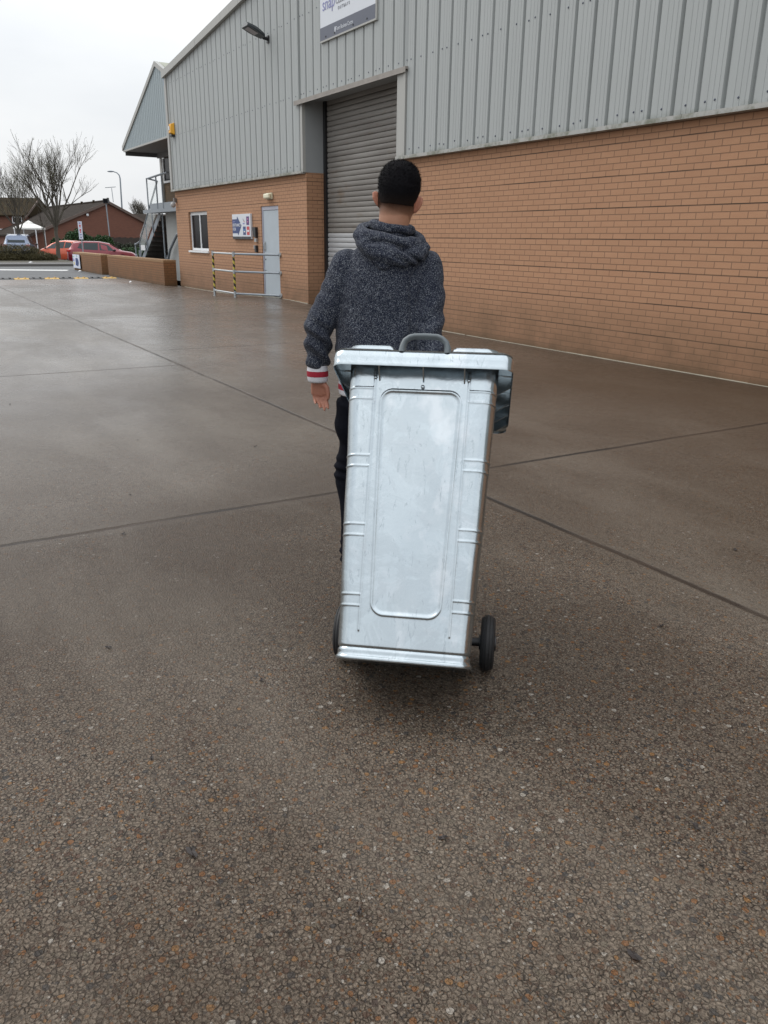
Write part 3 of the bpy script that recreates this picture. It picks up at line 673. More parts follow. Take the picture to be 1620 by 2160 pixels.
# big board
bs = empty('business_sign', (-15.74, .055, 5.075), label='large white board of tenants with a grey footer above the roller shutter', cat='sign')
MB().box(0, 2.10, -.16, -.08, .0, 2.1).build('panel', SIGNW, bs); MB().box(0, 2.10, -.163, -.1605, 0, .22).build('footer', SIGNG, bs)
MB().box(2.1005, 2.14, -.16, -.0, .0, 2.1).box(0, 2.14, -.165, .0, -.03, -.001).build('edge_trim', TRIM, bs)
text('snap_logo', 'snap', .30, (.10, -.163, .58), LAV, bs, sx=.95)
text('lettering', 'CELEBRITY', .14, (.64, -.163, .545), INK, bs, sx=1.02); text('lettering', 'O U T B A Y S', .075, (.73, -.163, .42), INK, bs, sx=1.0)
MB().tube([(.88, -.163, .80), (.90, -.163, .72), (.96, -.163, .695), (1.02, -.163, .72), (1.04, -.163, .78)], .008, 6).tube([(.94, -.163, .82), (.95, -.163, .73), (1.0, -.163, .71)], .007, 6).build('crown_logo', INK, bs)
MB().add([(1.60, -.162, .60), (1.64, -.162, .60), (1.66, -.162, .78), (1.63, -.162, .78)], [(0, 1, 2, 3)]).build('fox_logo', simple('logo_plum', (.2, .05, .12), .4), bs)
MB().add([(1.70, -.162, .62), (1.75, -.162, .60), (1.78, -.162, .78), (1.70, -.162, .78)], [(0, 1, 2, 3)]).build('fox_logo', CYAN, bs)
MB().add([(1.78, -.162, .63), (1.81, -.162, .66), (1.81, -.162, .78), (1.79, -.162, .78)], [(0, 1, 2, 3)]).build('fox_logo', TEAL, bs)
text('lettering', 'Team Business Centre', .095, (.66, -.1645, .10), SIGNW, bs, sx=.75)
MB().ell((.62, -.163, .10), (.022, .003, .05), 12, 6).build('footer_mark', SIGNW, bs)
for fx_ in (.22, .58, 1.30, 1.80): MB().box(fx_, fx_ + .03, -.170, -.1635, .035, .06).build('fixing', BLACK, bs)

# railing by the door
rl = empty('pedestrian_railing', (-20.75, -.72, .03), label='galvanised tube railing with black and yellow hazard tape in front of the grey door', cat='railing')
def hazard():
    M = Mat('hazard_tape'); x, y, z = M.sep()[:3]
    ang = M.m_('ARCTAN2', y, x); a = M.m_('FRACT', M.m_('ADD', M.m_('DIVIDE', z, .15), M.m_('DIVIDE', ang, 2 * math.pi)))
    M.set(color=M.mix(M.m_('LESS_THAN', a, .5), (.50, .42, .06), (.015, .015, .013)), rough=.45); return M.m
HAZ = hazard()
BX = 1.46; WX = 2.62; zt = [1.07, .66, .145]
for X in (0, BX):
    p = MB().tube([(0, 0, 0), (0, 0, 1.07)], .025, 12).build('post', GALV, rl, smooth=True); p.location = (X, 0, 0)
    MB().rings([(0, 0, 0, .065, .065), (0, 0, .012, .065, .065)], 14).rings([(0, 0, .012, .036, .036), (0, 0, .09, .034, .034)], 14).build('foot_flange', GALV, p, smooth=True)
    MB().tube([(0, 0, .20), (0, 0, 1.0)], .0275, 14).build('hazard_tape', HAZ, p, smooth=True)
    for zz in zt: MB().tube([(0, 0, zz - .045), (0, 0, zz + .045)], .036, 12).build('clamp', GALV, p, smooth=True)
for zz in zt:
    MB().tube([(0, 0, zz), (BX, 0, zz)], .024, 10).build('rail', GALV, rl, smooth=True)
    r2m = MB().tube([(BX, 0, zz), (WX - .03, .69, zz)], .024, 10).build('rail', STEEL, rl, smooth=True)
    MB().rings([(0, 0, 0, .055, .055), (0, 0, .03, .05, .05)], 14, M=Matrix.Translation((WX, .715, zz)) @ Matrix.Rotation(R(90), 4, 'X')).build('wall_flange', GALV, rl, smooth=True)

# low brick walls
def low_wall(name, x0, x1, y0, y1, h, label):
    o = empty(name, (x0, y0, 0), label=label, cat='wall', group='low brick walls by the entrance')
    L_ = x1 - x0; T_ = y1 - y0
    b = MB().box(0, L_, 0, T_, -.05, h - .075); b.build('wall_body', BRICK_LOW, o)
    MB().box(-.004, L_ + .004, -.004, T_ + .004, h - .0745, h).build('coping', simple('brick_coping', (.26, .15, .07), .8, var=.3, scale=14) if 'brick_coping' not in bpy.data.materials else bpy.data.materials['brick_coping'], o, bevel=.004)
    return o
low_wall('low_wall', -33.75, -26.22, -.42, -.02, .78, 'longer low brown brick wall running from the building corner')
w2_ = low_wall('low_wall', -40.3, -34.75, -.45, -.05, .78, 'shorter low brown brick wall at the road with a poster board on its end')
pb = empty('poster_board', (-40.2, -.47, .10), label='white poster board with navy and yellow print on the end of the low wall', cat='sign')
MB().box(0, 1.55, -.03, -.004, 0, .58).build('panel', simple('poster_white', (.66, .69, .80), .35), pb)
def blob(name, pts, mat, y=-.032):
    MB().add([(p[0], yv, p[1]) for yv in (y, y + .0015) for p in pts], [tuple(range(len(pts)))]).build(name, mat, pb)
blob('navy_print', [(.55, .12), (1.05, .08), (1.25, .20), (1.25, .30), (1.1, .42), (.90, .44), (.62, .42)], NAVY)
blob('small_print', [(.06, .28), (.30, .28), (.36, .34), (.28, .40), (.06, .40)], LAV); blob('green_print', [(.06, .46), (.36, .46), (.36, .50), (.06, .50)], TEAL)
blob('yellow_print', [(.14, .12), (.32, .12), (.32, .25), (.14, .25)], simple('print_yellow', (.6, .5, .12), .5)); blob('grey_print', [(.80, .49), (.98, .49), (.98, .54), (.80, .54)], TEAL)
MB().box(1.551, 1.57, -.04, -.003, -.02, .58).build('edge', BLACK, pb)

# ---------------------------------------------------------------- galvanised wheelie bin
PSI, AL = .883, .551
A_ = Vector((math.cos(PSI), math.sin(PSI), 0)); Rr = Vector((-math.sin(PSI), math.cos(PSI), 0)); Zw = Vector((0, 0, 1))
Yl = Rr * math.cos(AL) - Zw * math.sin(AL); Zl = Rr * math.sin(AL) + Zw * math.cos(AL)
BM_ = Matrix.Identity(4)
for i in range(3): BM_[i][0] = A_[i]; BM_[i][1] = Yl[i]; BM_[i][2] = Zl[i]; BM_[i][3] = (-2.154, -6.615, .1)[i]
M = Mat('galvanised_sheet'); x, y, z = M.sep()[:3]
n1 = M.noise(3.0, 4, .55, dist=.8); n2 = M.noise(11, 5, .6, dist=1.2)
dr_ = M.map((34, 7, 9), rot=(0, R(-38), 0)); n3 = M.noise(2.0, 6, .7, src=dr_, dist=.6)
sp_ = M.vor(95, 'F1', M.co, 'Color'); spr = M.sep(sp_)[0]
c = M.mix(M.m_('MULTIPLY', n1, .9), (.50, .555, .585), (.42, .475, .505)); c = M.mix(M.ramp(n2, [(.52, 0), (.66, .25)]), c, (.57, .60, .63))
pt = M.ramp(M.noise(5.5, 5, .7, dist=1.6), [(.42, 0), (.50, 1)]); c = M.mix(M.m_('MULTIPLY', pt, .34), c, (.37, .41, .435)); c = M.mix(M.m_('MULTIPLY', M.ramp(M.noise(8, 4, .6, src=M.map((1, 1, .6), loc=(5, 2, 1))), [(.58, 0), (.70, 1)]), .4), c, (.66, .68, .70))
fl_ = M.ramp(n3, [(.615, 0), (.625, 1), (.66, 1), (.68, 0)]); c = M.mix(M.m_('MULTIPLY', fl_, .45), c, (.26, .30, .32))
scr = M.noise(1, 5, .75, src=M.map((12, 60, 150), rot=(0, R(-35), 0))); scm = M.ramp(scr, [(.70, 0), (.73, 1)]); c = M.mix(M.m_('MULTIPLY', scm, .28), c, (.22, .24, .26))
sm_ = M.noise(38, 4, .75); smk = M.ramp(sm_, [(.70, 0), (.74, 1)]); c = M.mix(M.m_('MULTIPLY', smk, .30), c, (.25, .27, .29))
M.set(color=c, metal=.95, rough=M.m_('ADD', M.m_('MULTIPLY_ADD', n2, .16, .10), M.m_('MULTIPLY', spr, .02)))
M.bump(M.m_('ADD', M.m_('MULTIPLY', n2, 1.0), M.m_('MULTIPLY', M.noise(55, 3), .2)), .15, .006)
ZINC = M.m
bn = empty('wheelie_bin', mat=BM_, label='galvanised steel wheelie bin tipped back and pulled along by the man', cat='bin')
ZB, HT, YB = -.108, .921, -.397
def bhw(z): return .2085 + (.2435 - .2085) * (z - ZB) / HT
def byf(z): return YB - .085 * (z - ZB) / HT
def byr(z): return .07 + .14 * (z - ZB) / HT
def sstep(a, b_, x): 
    t = np.clip((x - a) / (b_ - a), 0, 1); return t * t * (3 - 2 * t)
def bead(d, w_=.0045): return np.exp(-(d / w_) ** 2)
def relief(X, Z, S_):
    """height of the pressed beads; X across, Z up; S_ = arc position past the corner"""
    k = (Z - ZB) / HT
    vx = .141 + .012 * k          # vertical bead position
    h = np.zeros_like(X)
    vm_ = sstep(-.028, -.018, Z) * (1 - sstep(.815, .825, Z))
    h += .0031 * bead(np.abs(X) - vx, .0036) * vm_
    outer = sstep(0, .003, np.abs(X) - vx)
    for zc in (.7405, .518, .295, .073):
        for dz in (-.0175, .0175): h += .0022 * bead(Z - zc - dz, .0028) * outer
    # central panel
    pw = .104 + .022 * (Z - .036) / .712; pc = .392; ph = .356; rr = .035
    qx = np.abs(X) - (pw - rr); qz = np.abs(Z - pc) - (ph - rr)
    sd_ = np.hypot(np.maximum(qx, 0), np.maximum(qz, 0)) + np.minimum(np.maximum(qx, qz), 0) - rr
    h += .0034 * bead(sd_ - .004, .0040) - .0020 * (1 - sstep(-.008, 0.0, sd_))
    # bottom swage and rim
    h -= .0045 * bead(Z - (ZB + .034), .004); h += .003 * (1 - sstep(ZB + .008, ZB + .016, Z))
    return h
# perimeter: front straight dense, corner radius, sides, back
def perim(z, nF=190, nC=14, nS=26, nB=20, rc=.042):
    hw, yf, yr = bhw(z), byf(z), byr(z); P_ = []
    hb = hw - .012
    for i in range(nF + 1):
        X = -(hw - rc) + 2 * (hw - rc) * i / nF; P_.append((X, yf, 0, -1))
    for i in range(1, nC + 1):
        a = -math.pi / 2 + math.pi / 2 * i / nC; P_.append((hw - rc + rc * math.cos(a), yf + rc + rc * math.sin(a), math.cos(a), math.sin(a)))
    for i in range(1, nS + 1):
        t = i / nS; P_.append((hw + (hb - hw) * t, yf + rc + (yr - 2 * rc - yf) * t, 1, 0))
    for i in range(1, nC + 1):
        a = math.pi / 2 * i / nC; P_.append((hb - rc + rc * math.cos(a), yr - rc + rc * math.sin(a), math.cos(a), math.sin(a)))
    right = P_[nF + 1:]
    for i in range(1, nB): P_.append(((hb - rc) * (1 - 2 * i / nB), yr, 0, 1))
    for q in reversed(right): P_.append((-q[0], q[1], -q[2], q[3]))
    return np.array(P_)
nz = 340; zsn = np.linspace(ZB, .857, nz); vv = []
for zz in zsn:
    p = perim(zz)
    ax = np.where(np.abs(p[:, 0]) > 0, p[:, 0], 0); front = p[:, 1] < byf(zz) + .16
    h = relief(p[:, 0], np.full(len(p), zz), 0) * np.where(p[:, 3] < -.05, 1, np.where(front, np.exp(-((p[:, 1] - byf(zz) - .042) / .05).clip(0) * 2), 0.25))
    dent = .0007 * np.sin(p[:, 0] * 23 + zz * 7) * np.sin(zz * 19 + p[:, 0] * 9) + .0004 * np.sin(p[:, 0] * 31 - zz * 13)
    h = h + dent * (np.abs(p[:, 3]) + np.abs(p[:, 2]))
    vv.append(np.stack([p[:, 0] + p[:, 2] * h, p[:, 1] + p[:, 3] * h, np.full(len(p), zz)], 1))
vv = np.array(vv); npm = vv.shape[1]
b = MB(); b.v = vv.reshape(-1, 3).tolist()
for j in range(nz - 1):
    for i in range(npm):
        i2 = (i + 1) % npm; b.f.append((j * npm + i, j * npm + i2, (j + 1) * npm + i2, (j + 1) * npm + i))
b.f.append(tuple(range(npm))[::-1]); b.mi = [0] * len(b.f)
b.build('body', ZINC, bn, smooth=True, angle=60)
# base flange lip
def rrect(hx, y0, y1, rc, n=10):
    P_ = []
    for (cx, cy, a0) in ((hx - rc, y0 + rc, -90), (hx - rc, y1 - rc, 0), (-hx + rc, y1 - rc, 90), (-hx + rc, y0 + rc, 180)):
        for i in range(n + 1):
            a = R(a0 + 90 * i / n); P_.append((cx + rc * math.cos(a), cy + rc * math.sin(a)))
    return P_
def loft(b_, loops, closed=False, mi=0):
    """loops: list of (list of xy, z)"""
    n_ = len(loops[0][0]); base = len(b_.v)
    for P_, z_ in loops:
        for k_, q in enumerate(P_): b_.v.append((q[0], q[1], z_ if not callable(z_) else z_(q[0], q[1])))
    m_ = len(loops)
    for j in range(m_ if closed else m_ - 1):
        j2 = (j + 1) % m_
        for i in range(n_): b_.f.append((base + j * n_ + i, base + j * n_ + (i + 1) % n_, base + j2 * n_ + (i + 1) % n_, base + j2 * n_ + i)); b_.mi.append(mi)
    return base
b = MB(); hb_ = bhw(ZB)
loft(b, [(rrect(hb_ + .004, YB - .004, .074, .045), ZB - .004), (rrect(hb_ + .007, YB - .007, .077, .048), ZB + .001), (rrect(hb_ + .006, YB - .006, .076, .047), ZB + .008), (rrect(hb_ + .001, YB - .001, .071, .043), ZB + .011), (rrect(hb_ - .004, YB + .004, .066, .04), ZB + .002)], closed=True)
b.build('base_rim', ZINC, bn, smooth=True, angle=80)
# collar: deep skirt round the mouth with gussets below it
ZC0, ZC1 = .808, .858; hx = .289; yf_, yr_ = -.545, .02
b = MB(); sag = lambda x_, y_: 0
loops = [(rrect(hx - .0035, yf_ + .0035, yr_ - .0035, .035), ZC0 + .004), (rrect(hx, yf_, yr_, .038), ZC0), (rrect(hx + .0015, yf_ - .0015, yr_ + .001, .039), ZC0 + .004), (rrect(hx, yf_, yr_, .038), ZC0 + .010), (rrect(hx + .001, yf_ - .001, yr_, .038), .835), (rrect(hx, yf_, yr_, .038), ZC1 - .006), (rrect(hx - .003, yf_ + .003, yr_ - .003, .036), ZC1 - .001), (rrect(.243, -.482, .01, .04), ZC1 - .001), (rrect(.243, -.482, .01, .04), ZC1 - .006), (rrect(hx - .0035, yf_ + .0035, yr_ - .0035, .035), ZC1 - .008)]
loft(b, loops, closed=True); b.build('collar', ZINC, bn, smooth=True, angle=50)
def gusset(pts, mat=ZINC, t=.0022):
    """pts: triangle in a plane, thickened along its normal"""
    P_ = [Vector(p) for p in pts]; n_ = (P_[1] - P_[0]).cross(P_[2] - P_[0]).normalized() * t
    k = len(P_); g_ = MB(); g_.add([p - n_ for p in P_] + [p + n_ for p in P_], [tuple(range(k)), tuple(range(2 * k - 1, k - 1, -1))] + [(i, (i + 1) % k, k + (i + 1) % k, k + i) for i in range(k)])
    return g_.build('gusset', mat, bn)
for X in (-.138, .005, .137): gusset([(X, -.541, .845), (X, -.541, .822), (X, byf(.782) - .001, .782), (X, byf(.845) - .001, .845)])
for s_ in (-1, 1):
    for Y in (-.385, -.235, -.125, -.02):
        gusset([(s_ * .2855, Y, .848), (s_ * .2855, Y, .811), (s_ * (bhw(.78) - .006), Y, .780), (s_ * (bhw(.848) - .006), Y, .848)])
# rivets at the bead ends
rv = [( -.152, .792), (.151, .792), (.004, .766)]
for (X, Z) in rv: MB().ell((X, byf(Z) - .004, Z), (.0065, .005, .0065), 12, 8).build('rivet', ZINC, bn, smooth=True)
# lid
b = MB(); ZL = .860
def lz(off):
    def f(x_, y_): 
        dip = (sstep(-.105, -.085, x_) - sstep(.085, .105, x_)) * (1 - sstep(-.47, -.36, y_)); return float(ZL + off * (1 - .85 * dip))
    return f
def rr2(hx_, y0, y1, rc):
    P_ = rrect(hx_, y0, y1, rc, 10); 
    # densify long edges so the dip by the handle is smooth
    out_ = []
    for i, p in enumerate(P_):
        q = P_[(i + 1) % len(P_)]; d = math.dist(p, q); k = max(1, int(round(d / .012))) if d > .05 else 1
        n_ = {True: 40, False: 1}[d > .05]
        for j in range(n_): out_.append((p[0] + (q[0] - p[0]) * j / n_, p[1] + (q[1] - p[1]) * j / n_))
    return out_
loops = [(rr2(.284, -.540, .23, .036), ZL - .0005), (rr2(.286, -.543, .232, .038), ZL + .003), (rr2(.283, -.540, .23, .038), lz(.006)), (rr2(.264, -.534, .22, .05), lz(.007)), (rr2(.258, -.531, .21, .055), lz(.012)), (rr2(.252, -.527, .20, .055), lz(.024)), (rr2(.244, -.515, .19, .055), lz(.029)), (rr2(.14, -.33, .06, .05), lz(.046)), (rr2(.06, -.20, -.06, .025), lz(.05))]
base = loft(b, loops); n_ = len(loops[0][0]); b.f.append(tuple(base + (len(loops) - 1) * n_ + i for i in range(n_))); b.mi.append(0)
b.build('lid', ZINC, bn, smooth=True, angle=60)
hg = simple('grey_handle_plastic', (.115, .135, .145), .42, var=.1, scale=30)
path = [(-.0665, -.530, .862), (-.0650, -.534, .880), (-.058, -.538, .898), (-.044, -.541, .908), (-.03, -.542, .912), (0.006, -.542, .9135), (.045, -.542, .912), (.060, -.541, .906), (.073, -.538, .895), (.079, -.534, .878), (.079, -.530, .862)]
MB().tube(path, [.0125, .0105, .0095, .009, .0088, .0088, .0088, .009, .0095, .0105, .0125], 12, sq=1.5, up=(0, 1, 0)).build('lid_handle', hg, bn, smooth=True, angle=70)
MB().tube([( -.057, -.546, .895), (-.043, -.553, .905), (.006, -.555, .909), (.055, -.553, .904), (.069, -.546, .892)], .0035, 8).build('lid_handle', hg, bn, smooth=True) if False else None
# rear handle bar, hinge pins
for s_ in (-1, 1):
    MB().tube([(s_ * .20, .22, .82), (s_ * .20, .285, .83), (s_ * .19, .30, .84)], .013, 10).build('handle_bracket', ZINC, bn, smooth=True)
MB().tube([(-.22, .30, .845), (.22, .30, .845)], .014, 12).build('rear_handle', BLACK, bn, smooth=True)
# axle and wheels
MB().tube([(-.25, 0, 0), (.25, 0, 0)], .011, 12).build('axle', BLACK, bn, smooth=True)
MB().box(-.15, .15, -.02, .10, -.05, .03).build('axle_housing', ZINC, bn, bevel=.01) if False else None
def wheel():
    b = MB(); n = 48
    prof_ = [(-.022, .060), (-.025, .070), (-.025, .082), (-.021, .090), (-.017, .0925), (-.0165, .0905), (-.0145, .0905), (-.014, .095), (-.007, .0985), (-.0065, .0965), (-.0045, .0965), (-.004, .0995), (.004, .0995), (.0045, .0965), (.0065, .0965), (.007, .0985), (.014, .095), (.0145, .0905), (.0165, .0905), (.017, .0925), (.021, .090), (.025, .082), (.025, .070), (.022, .060)]
    for (px_, r_) in prof_:
        for k in range(n): t = 2 * math.pi * k / n; b.v.append((px_, r_ * math.cos(t), r_ * math.sin(t)))
    m_ = len(prof_)
    for j in range(m_):
        j2 = (j + 1) % m_
        for k in range(n): b.f.append((j * n + k, j * n + (k + 1) % n, j2 * n + (k + 1) % n, j2 * n + k)); b.mi.append(0)
    return b
for s_ in (-1, 1):
    wl = empty('wheel'); wl.parent = bn; wl.location = (s_ * .260, 0, 0)
    wheel().build('tyre', RUBBER, wl, smooth=True, angle=40)
    h_ = MB(); n = 32
    for (px_, r_) in ((-.012, .012), (-.030, .020), (-.030, .026), (-.014, .030), (-.010, .05), (-.018, .0605), (.018, .0605), (.010, .05), (.014, .030), (.030, .026), (.030, .020), (.012, .012)):
        for k in range(n): t = 2 * math.pi * k / n; h_.v.append((px_, r_ * math.cos(t), r_ * math.sin(t)))
    for j in range(11):
        for k in range(n): h_.f.append((j * n + k, j * n + (k + 1) % n, (j + 1) * n + (k + 1) % n, (j + 1) * n + k)); h_.mi.append(0)
    h_.build('hub', BLACK, wl, smooth=True, angle=50)
    MB().tube([(-s_ * .055, 0, 0), (-s_ * .005, 0, 0)], .0155, 14).build('axle_spacer', BLACK, wl, smooth=True)

# ---------------------------------------------------------------- the man (local frame: x right, y ahead, z up)
PM = Matrix.Identity(4)
for i in range(3): PM[i][0] = Rh[i]; PM[i][1] = Fh[i]; PM[i][2] = (0, 0, 1)[i]; PM[i][3] = (CAM * 1)[i] + Fh[i] * 3.38 if i < 2 else 0
# skin
M = Mat('skin'); x, y, z = M.sep()[:3]
n1 = M.noise(24, 4, .6); n2 = M.noise(160, 3, .6)
c = M.mix(n1, (.31, .155, .092), (.42, .215, .135)); c = M.mix(M.m_('MULTIPLY', n2, .25), c, (.30, .13, .08))
hand = M.m_('LESS_THAN', z, 1.0); c = M.mix(M.m_('MULTIPLY', hand, .55), c, (.33, .125, .09))
# ears redder
ear = M.m_('GREATER_THAN', M.m_('ABSOLUTE', M.m_('SUBTRACT', x, .030)), .0715); ear = M.m_('MULTIPLY', ear, M.m_('GREATER_THAN', z, 1.5)); c = M.mix(M.m_('MULTIPLY', ear, .6), c, (.42, .15, .095))
# clipped hair on the neck and back of the head: fades upward into the longer top
fz = M.m_('ADD', M.m_('DIVIDE', M.m_('SUBTRACT', z, 1.543), .05), M.m_('MULTIPLY', M.m_('SUBTRACT', M.noise(16, 3), .5), .5), clamp=True)
fz = M.m_('POWER', fz, .55); fz = M.m_('MULTIPLY', fz, M.m_('SUBTRACT', 1.0, ear)); rear = M.m_('LESS_THAN', y, .075); fz = M.m_('MULTIPLY', fz, rear)
hairn = M.ramp(M.noise(420, 2, .6), [(.35, .82), (.65, 1)])
c = M.mix(M.m_('MULTIPLY', M.m_('MULTIPLY', fz, hairn), .985), c, (.006, .005, .005))
M.set(color=c, rough=.52, spec=M.m_('MULTIPLY_ADD', fz, -.33, .38), sss=M.m_('MULTIPLY', M.m_('SUBTRACT', 1.0, fz), .04)); M.b.inputs['Subsurface Radius'].default_value = (.01, .004, .002); M.bump(M.noise(300, 3), .15, .001); SKIN = M.m
M = Mat('hair'); n = M.noise(1, 4, .7, src=M.map((260, 260, 60))); hz_ = M.m_('DIVIDE', M.m_('SUBTRACT', M.sep()[2], 1.585), .04, clamp=True); M.set(color=M.mix(hz_, M.mix(n, (.020, .013, .010), (.012, .009, .008)), M.mix(n, (.0025, .0025, .004), (.009, .008, .009))), rough=.75, spec=.08); M.bump(n, .6, .004); HAIR = M.m
M = Mat('melange_fleece'); v = M.vor(600, 'F1', M.map((1, 1, .8)), 'Color'); r_s = M.sep(v)
n = M.noise(7, 4, .6)
t1 = M.m_('ADD', r_s[0], M.m_('MULTIPLY', M.m_('SUBTRACT', n, .5), .25))
c = M.ramp(t1, [(0, (.006, .008, .017)), (.42, (.012, .015, .028)), (.62, (.028, .033, .050)), (.80, (.068, .076, .096)), (.93, (.17, .18, .20)), (1, (.28, .29, .31))])
M.set(color=c, rough=.92, spec=.15, sheen=.04); M.bump(r_s[1], .35, .0025); FLEECE = M.m
M = Mat('rib_knit'); x, y, z = M.sep()[:3]
rb = M.noise(1, 2, .5, src=M.map((330, 330, 4)))
M.set(color=M.mix(M.m_('MULTIPLY', rb, .35), (.62, .61, .63), (.38, .38, .42)), rough=.85); M.bump(rb, .5, .002); RIBW = M.m
M = Mat('rib_knit_red'); rb = M.noise(1, 2, .5, src=M.map((330, 330, 4))); M.set(color=M.mix(M.m_('MULTIPLY', rb, .5), (.34, .012, .03), (.2, .008, .02)), rough=.85); M.bump(rb, .5, .002); RIBR = M.m
DENIM = simple('black_jersey', (.005, .0055, .009), .95, spec=.1, var=.4, scale=60, bump=.2)

tilt = Matrix.Translation((.027, .0, 1.512)) @ Matrix.Rotation(R(6.5), 4, 'Y') @ Matrix.Translation((-.038, 0, -1.52))
bd = MB()
# head rings (cx, cy, cz, rx, ry)
hr = [(.038, .03, 1.500, .045, .05), (.038, .035, 1.512, .052, .066), (.038, .035, 1.535, .059, .078), (.038, .026, 1.565, .065, .087), (.038, .018, 1.60, .0725, .095), (.038, .014, 1.63, .0770, .099), (.038, .012, 1.655, .0775, .099), (.038, .011, 1.68, .0740, .094), (.038, .010, 1.70, .068, .086), (.038, .010, 1.717, .058, .073), (.038, .010, 1.732, .044, .055), (.038, .010, 1.742, .026, .032), (.038, .010, 1.7455, .008, .01)]
bd.rings(hr, 28, M=tilt)
# neck, trapezius
bd.rings([(.018, .005, 1.36, .09, .07), (.02, .0, 1.42, .074, .066), (.020, -.004, 1.47, .063, .062), (.023, -.002, 1.52, .0600, .064), (.026, .006, 1.57, .060, .068), (.028, .014, 1.61, .056, .06)], 24)
def T3(p): return tuple(tilt @ Vector(p))
# nose, brow, lips, chin, eye sockets
bd.ell(T3((.038, .118, 1.605)), (.013, .02, .022), 12, 8); bd.ell(T3((.038, .108, 1.63)), (.009, .014, .026), 12, 8)
bd.ell(T3((.038, .098, 1.655)), (.05, .016, .010), 14, 8); bd.ell(T3((.038, .112, 1.566)), (.022, .009, .0055), 12, 6); bd.ell(T3((.038, .110, 1.556)), (.019, .009, .006), 12, 6)
bd.ell(T3((.038, .100, 1.525)), (.026, .018, .018), 12, 8)
for s_ in (-1, 1): bd.ell(T3((.038 + s_ * .031, .094, 1.637)), (.012, .012, .010), 12, 8)
# ears
def ear_geo(s_, dz):
    Mr = Matrix.Rotation(s_ * R(38), 4, 'Z') @ Matrix.Rotation(s_ * R(14), 4, 'Y')
    c0 = T3((.038 + s_ * .0765, .012, 1.602 + dz))
    bd.tube([Vector(c0) + Mr @ Vector(q) for q in ((0, .016, -.008), (0 + s_ * .004, .014, .018), (s_ * .008, .002, .030), (s_ * .009, -.012, .026), (s_ * .008, -.018, .008), (s_ * .004, -.013, -.012), (0, -.002, -.026), (-s_ * .003, .008, -.030))], [.005, .0055, .0058, .006, .006, .0058, .007, .0075], 8)
    bd.ell(Vector(c0) + Mr @ Vector((s_ * .000, .000, .001)), (.0062, .015, .028), 12, 8, M=Mr); bd.ell(Vector(c0) + Mr @ Vector((-s_ * .006, .006, -.004)), (.009, .012, .018), 12, 8)
ear_geo(-1, .002); ear_geo(1, .002)
# torso and limbs under the clothes
bd.rings([(-.03, 0, .78, .13, .09), (-.03, 0, .86, .15, .10), (-.03, 0, .95, .145, .095), (-.02, 0, 1.1, .15, .10), (-.008, 0, 1.25, .165, .105), (-.002, 0, 1.35, .165, .09), (.005, 0, 1.41, .11, .07)], 24)
LS, LE, LW = Vector((-.175, .0, 1.375)), Vector((-.280, -.01, 1.115)), Vector((-.290, .035, .90))
RS, RE, RW = Vector((.160, -.005, 1.370)), Vector((.166, -.085, 1.115)), Vector((.196, -.150, .86))
bd.tube([LS + Vector((.02, 0, -.04)), LE, LW], [.045, .032, .024], 14); bd.tube([RS + Vector((-.015, 0, -.04)), RE, RW], [.045, .032, .024], 14)
bd.tube([(-.115, 0, .84), (-.138, .03, .47), (-.138, -.06, .12), (-.138, -.055, .07)], [.075, .05, .036, .034], 14)
bd.tube([(.055, 0, .84), (.05, .15, .47), (.045, .20, .12), (.045, .20, .07)], [.075, .05, .036, .034], 14)
bd.tube([(-.138, -.07, .05), (-.14, .10, .03)], [.034, .026], 12); bd.tube([(.045, .18, .05), (.047, .35, .03)], [.034, .026], 12)
# left hand: relaxed, palm to the rear, thumb on the inner side
def hand_geo(Wp, up, side, palm, curl, sc=1.0, thumb_side=1):
    """Wp wrist, up = direction to the fingers, side = towards the thumb, palm = palm normal"""
    up, side, palm = up.normalized(), side.normalized(), palm.normalized()
    P = lambda a, s2, d: Wp + up * a * sc + side * s2 * sc + palm * d * sc
    for (a0, s0, a1, s1, r0, r1) in ((.0, -.012, .075, -.029, .016, .0135), (.0, -.004, .080, -.010, .016, .0145), (.0, .006, .082, .009, .0165, .0145), (.0, .012, .078, .027, .016, .0135)):
        bd.tube([P(a0, s0, 0), P(a0 + .03, (s0 + s1) / 2, .002), P(a1, s1, .004)], [r0 * sc, (r0 + .001) * sc, r1 * sc], 10)
    bd.ell(P(.03, .022, .008), (.017 * sc,) * 3, 12, 8)
    for k, (s1, ln, a1, r) in enumerate(((-.030, .058, .074, .0072), (-.0105, .070, .080, .0080), (.0095, .076, .082, .0084), (.029, .068, .078, .0082))):
        ang = curl * (1.25 - .13 * k); p = P(a1, s1, .004); pts = [p]; d = 0; spread = (s1) * .10
        for q, fr in enumerate((.42, .32, .26)):
            d += ang * (.55, .75, .5)[q]
            p = p + (up * math.cos(d) + palm * math.sin(d) + side * spread) * ln * fr * 1.08 * sc; pts.append(p)
        bd.tube(pts, [r * 1.08 * sc, r * sc, r * .93 * sc, r * .72 * sc], 10); bd.ell(pts[-1], (r * .74 * sc,) * 3, 8, 6)
    t0 = P(.018, .018, .008); t1 = P(.046, .038, .016); t2 = P(.074, .040, .022); t3 = P(.096, .036, .026)
    bd.tube([t0, t1, t2, t3], [.013 * sc, .0115 * sc, .0095 * sc, .0072 * sc], 10); bd.ell(t3, (.0073 * sc,) * 3, 8, 6)
hand_geo(Vector((-.290, .035, .893)), Vector((.10, .05, -1)), Vector((1, -.25, .10)), Vector((.20, -1, 0)), .62, .92)
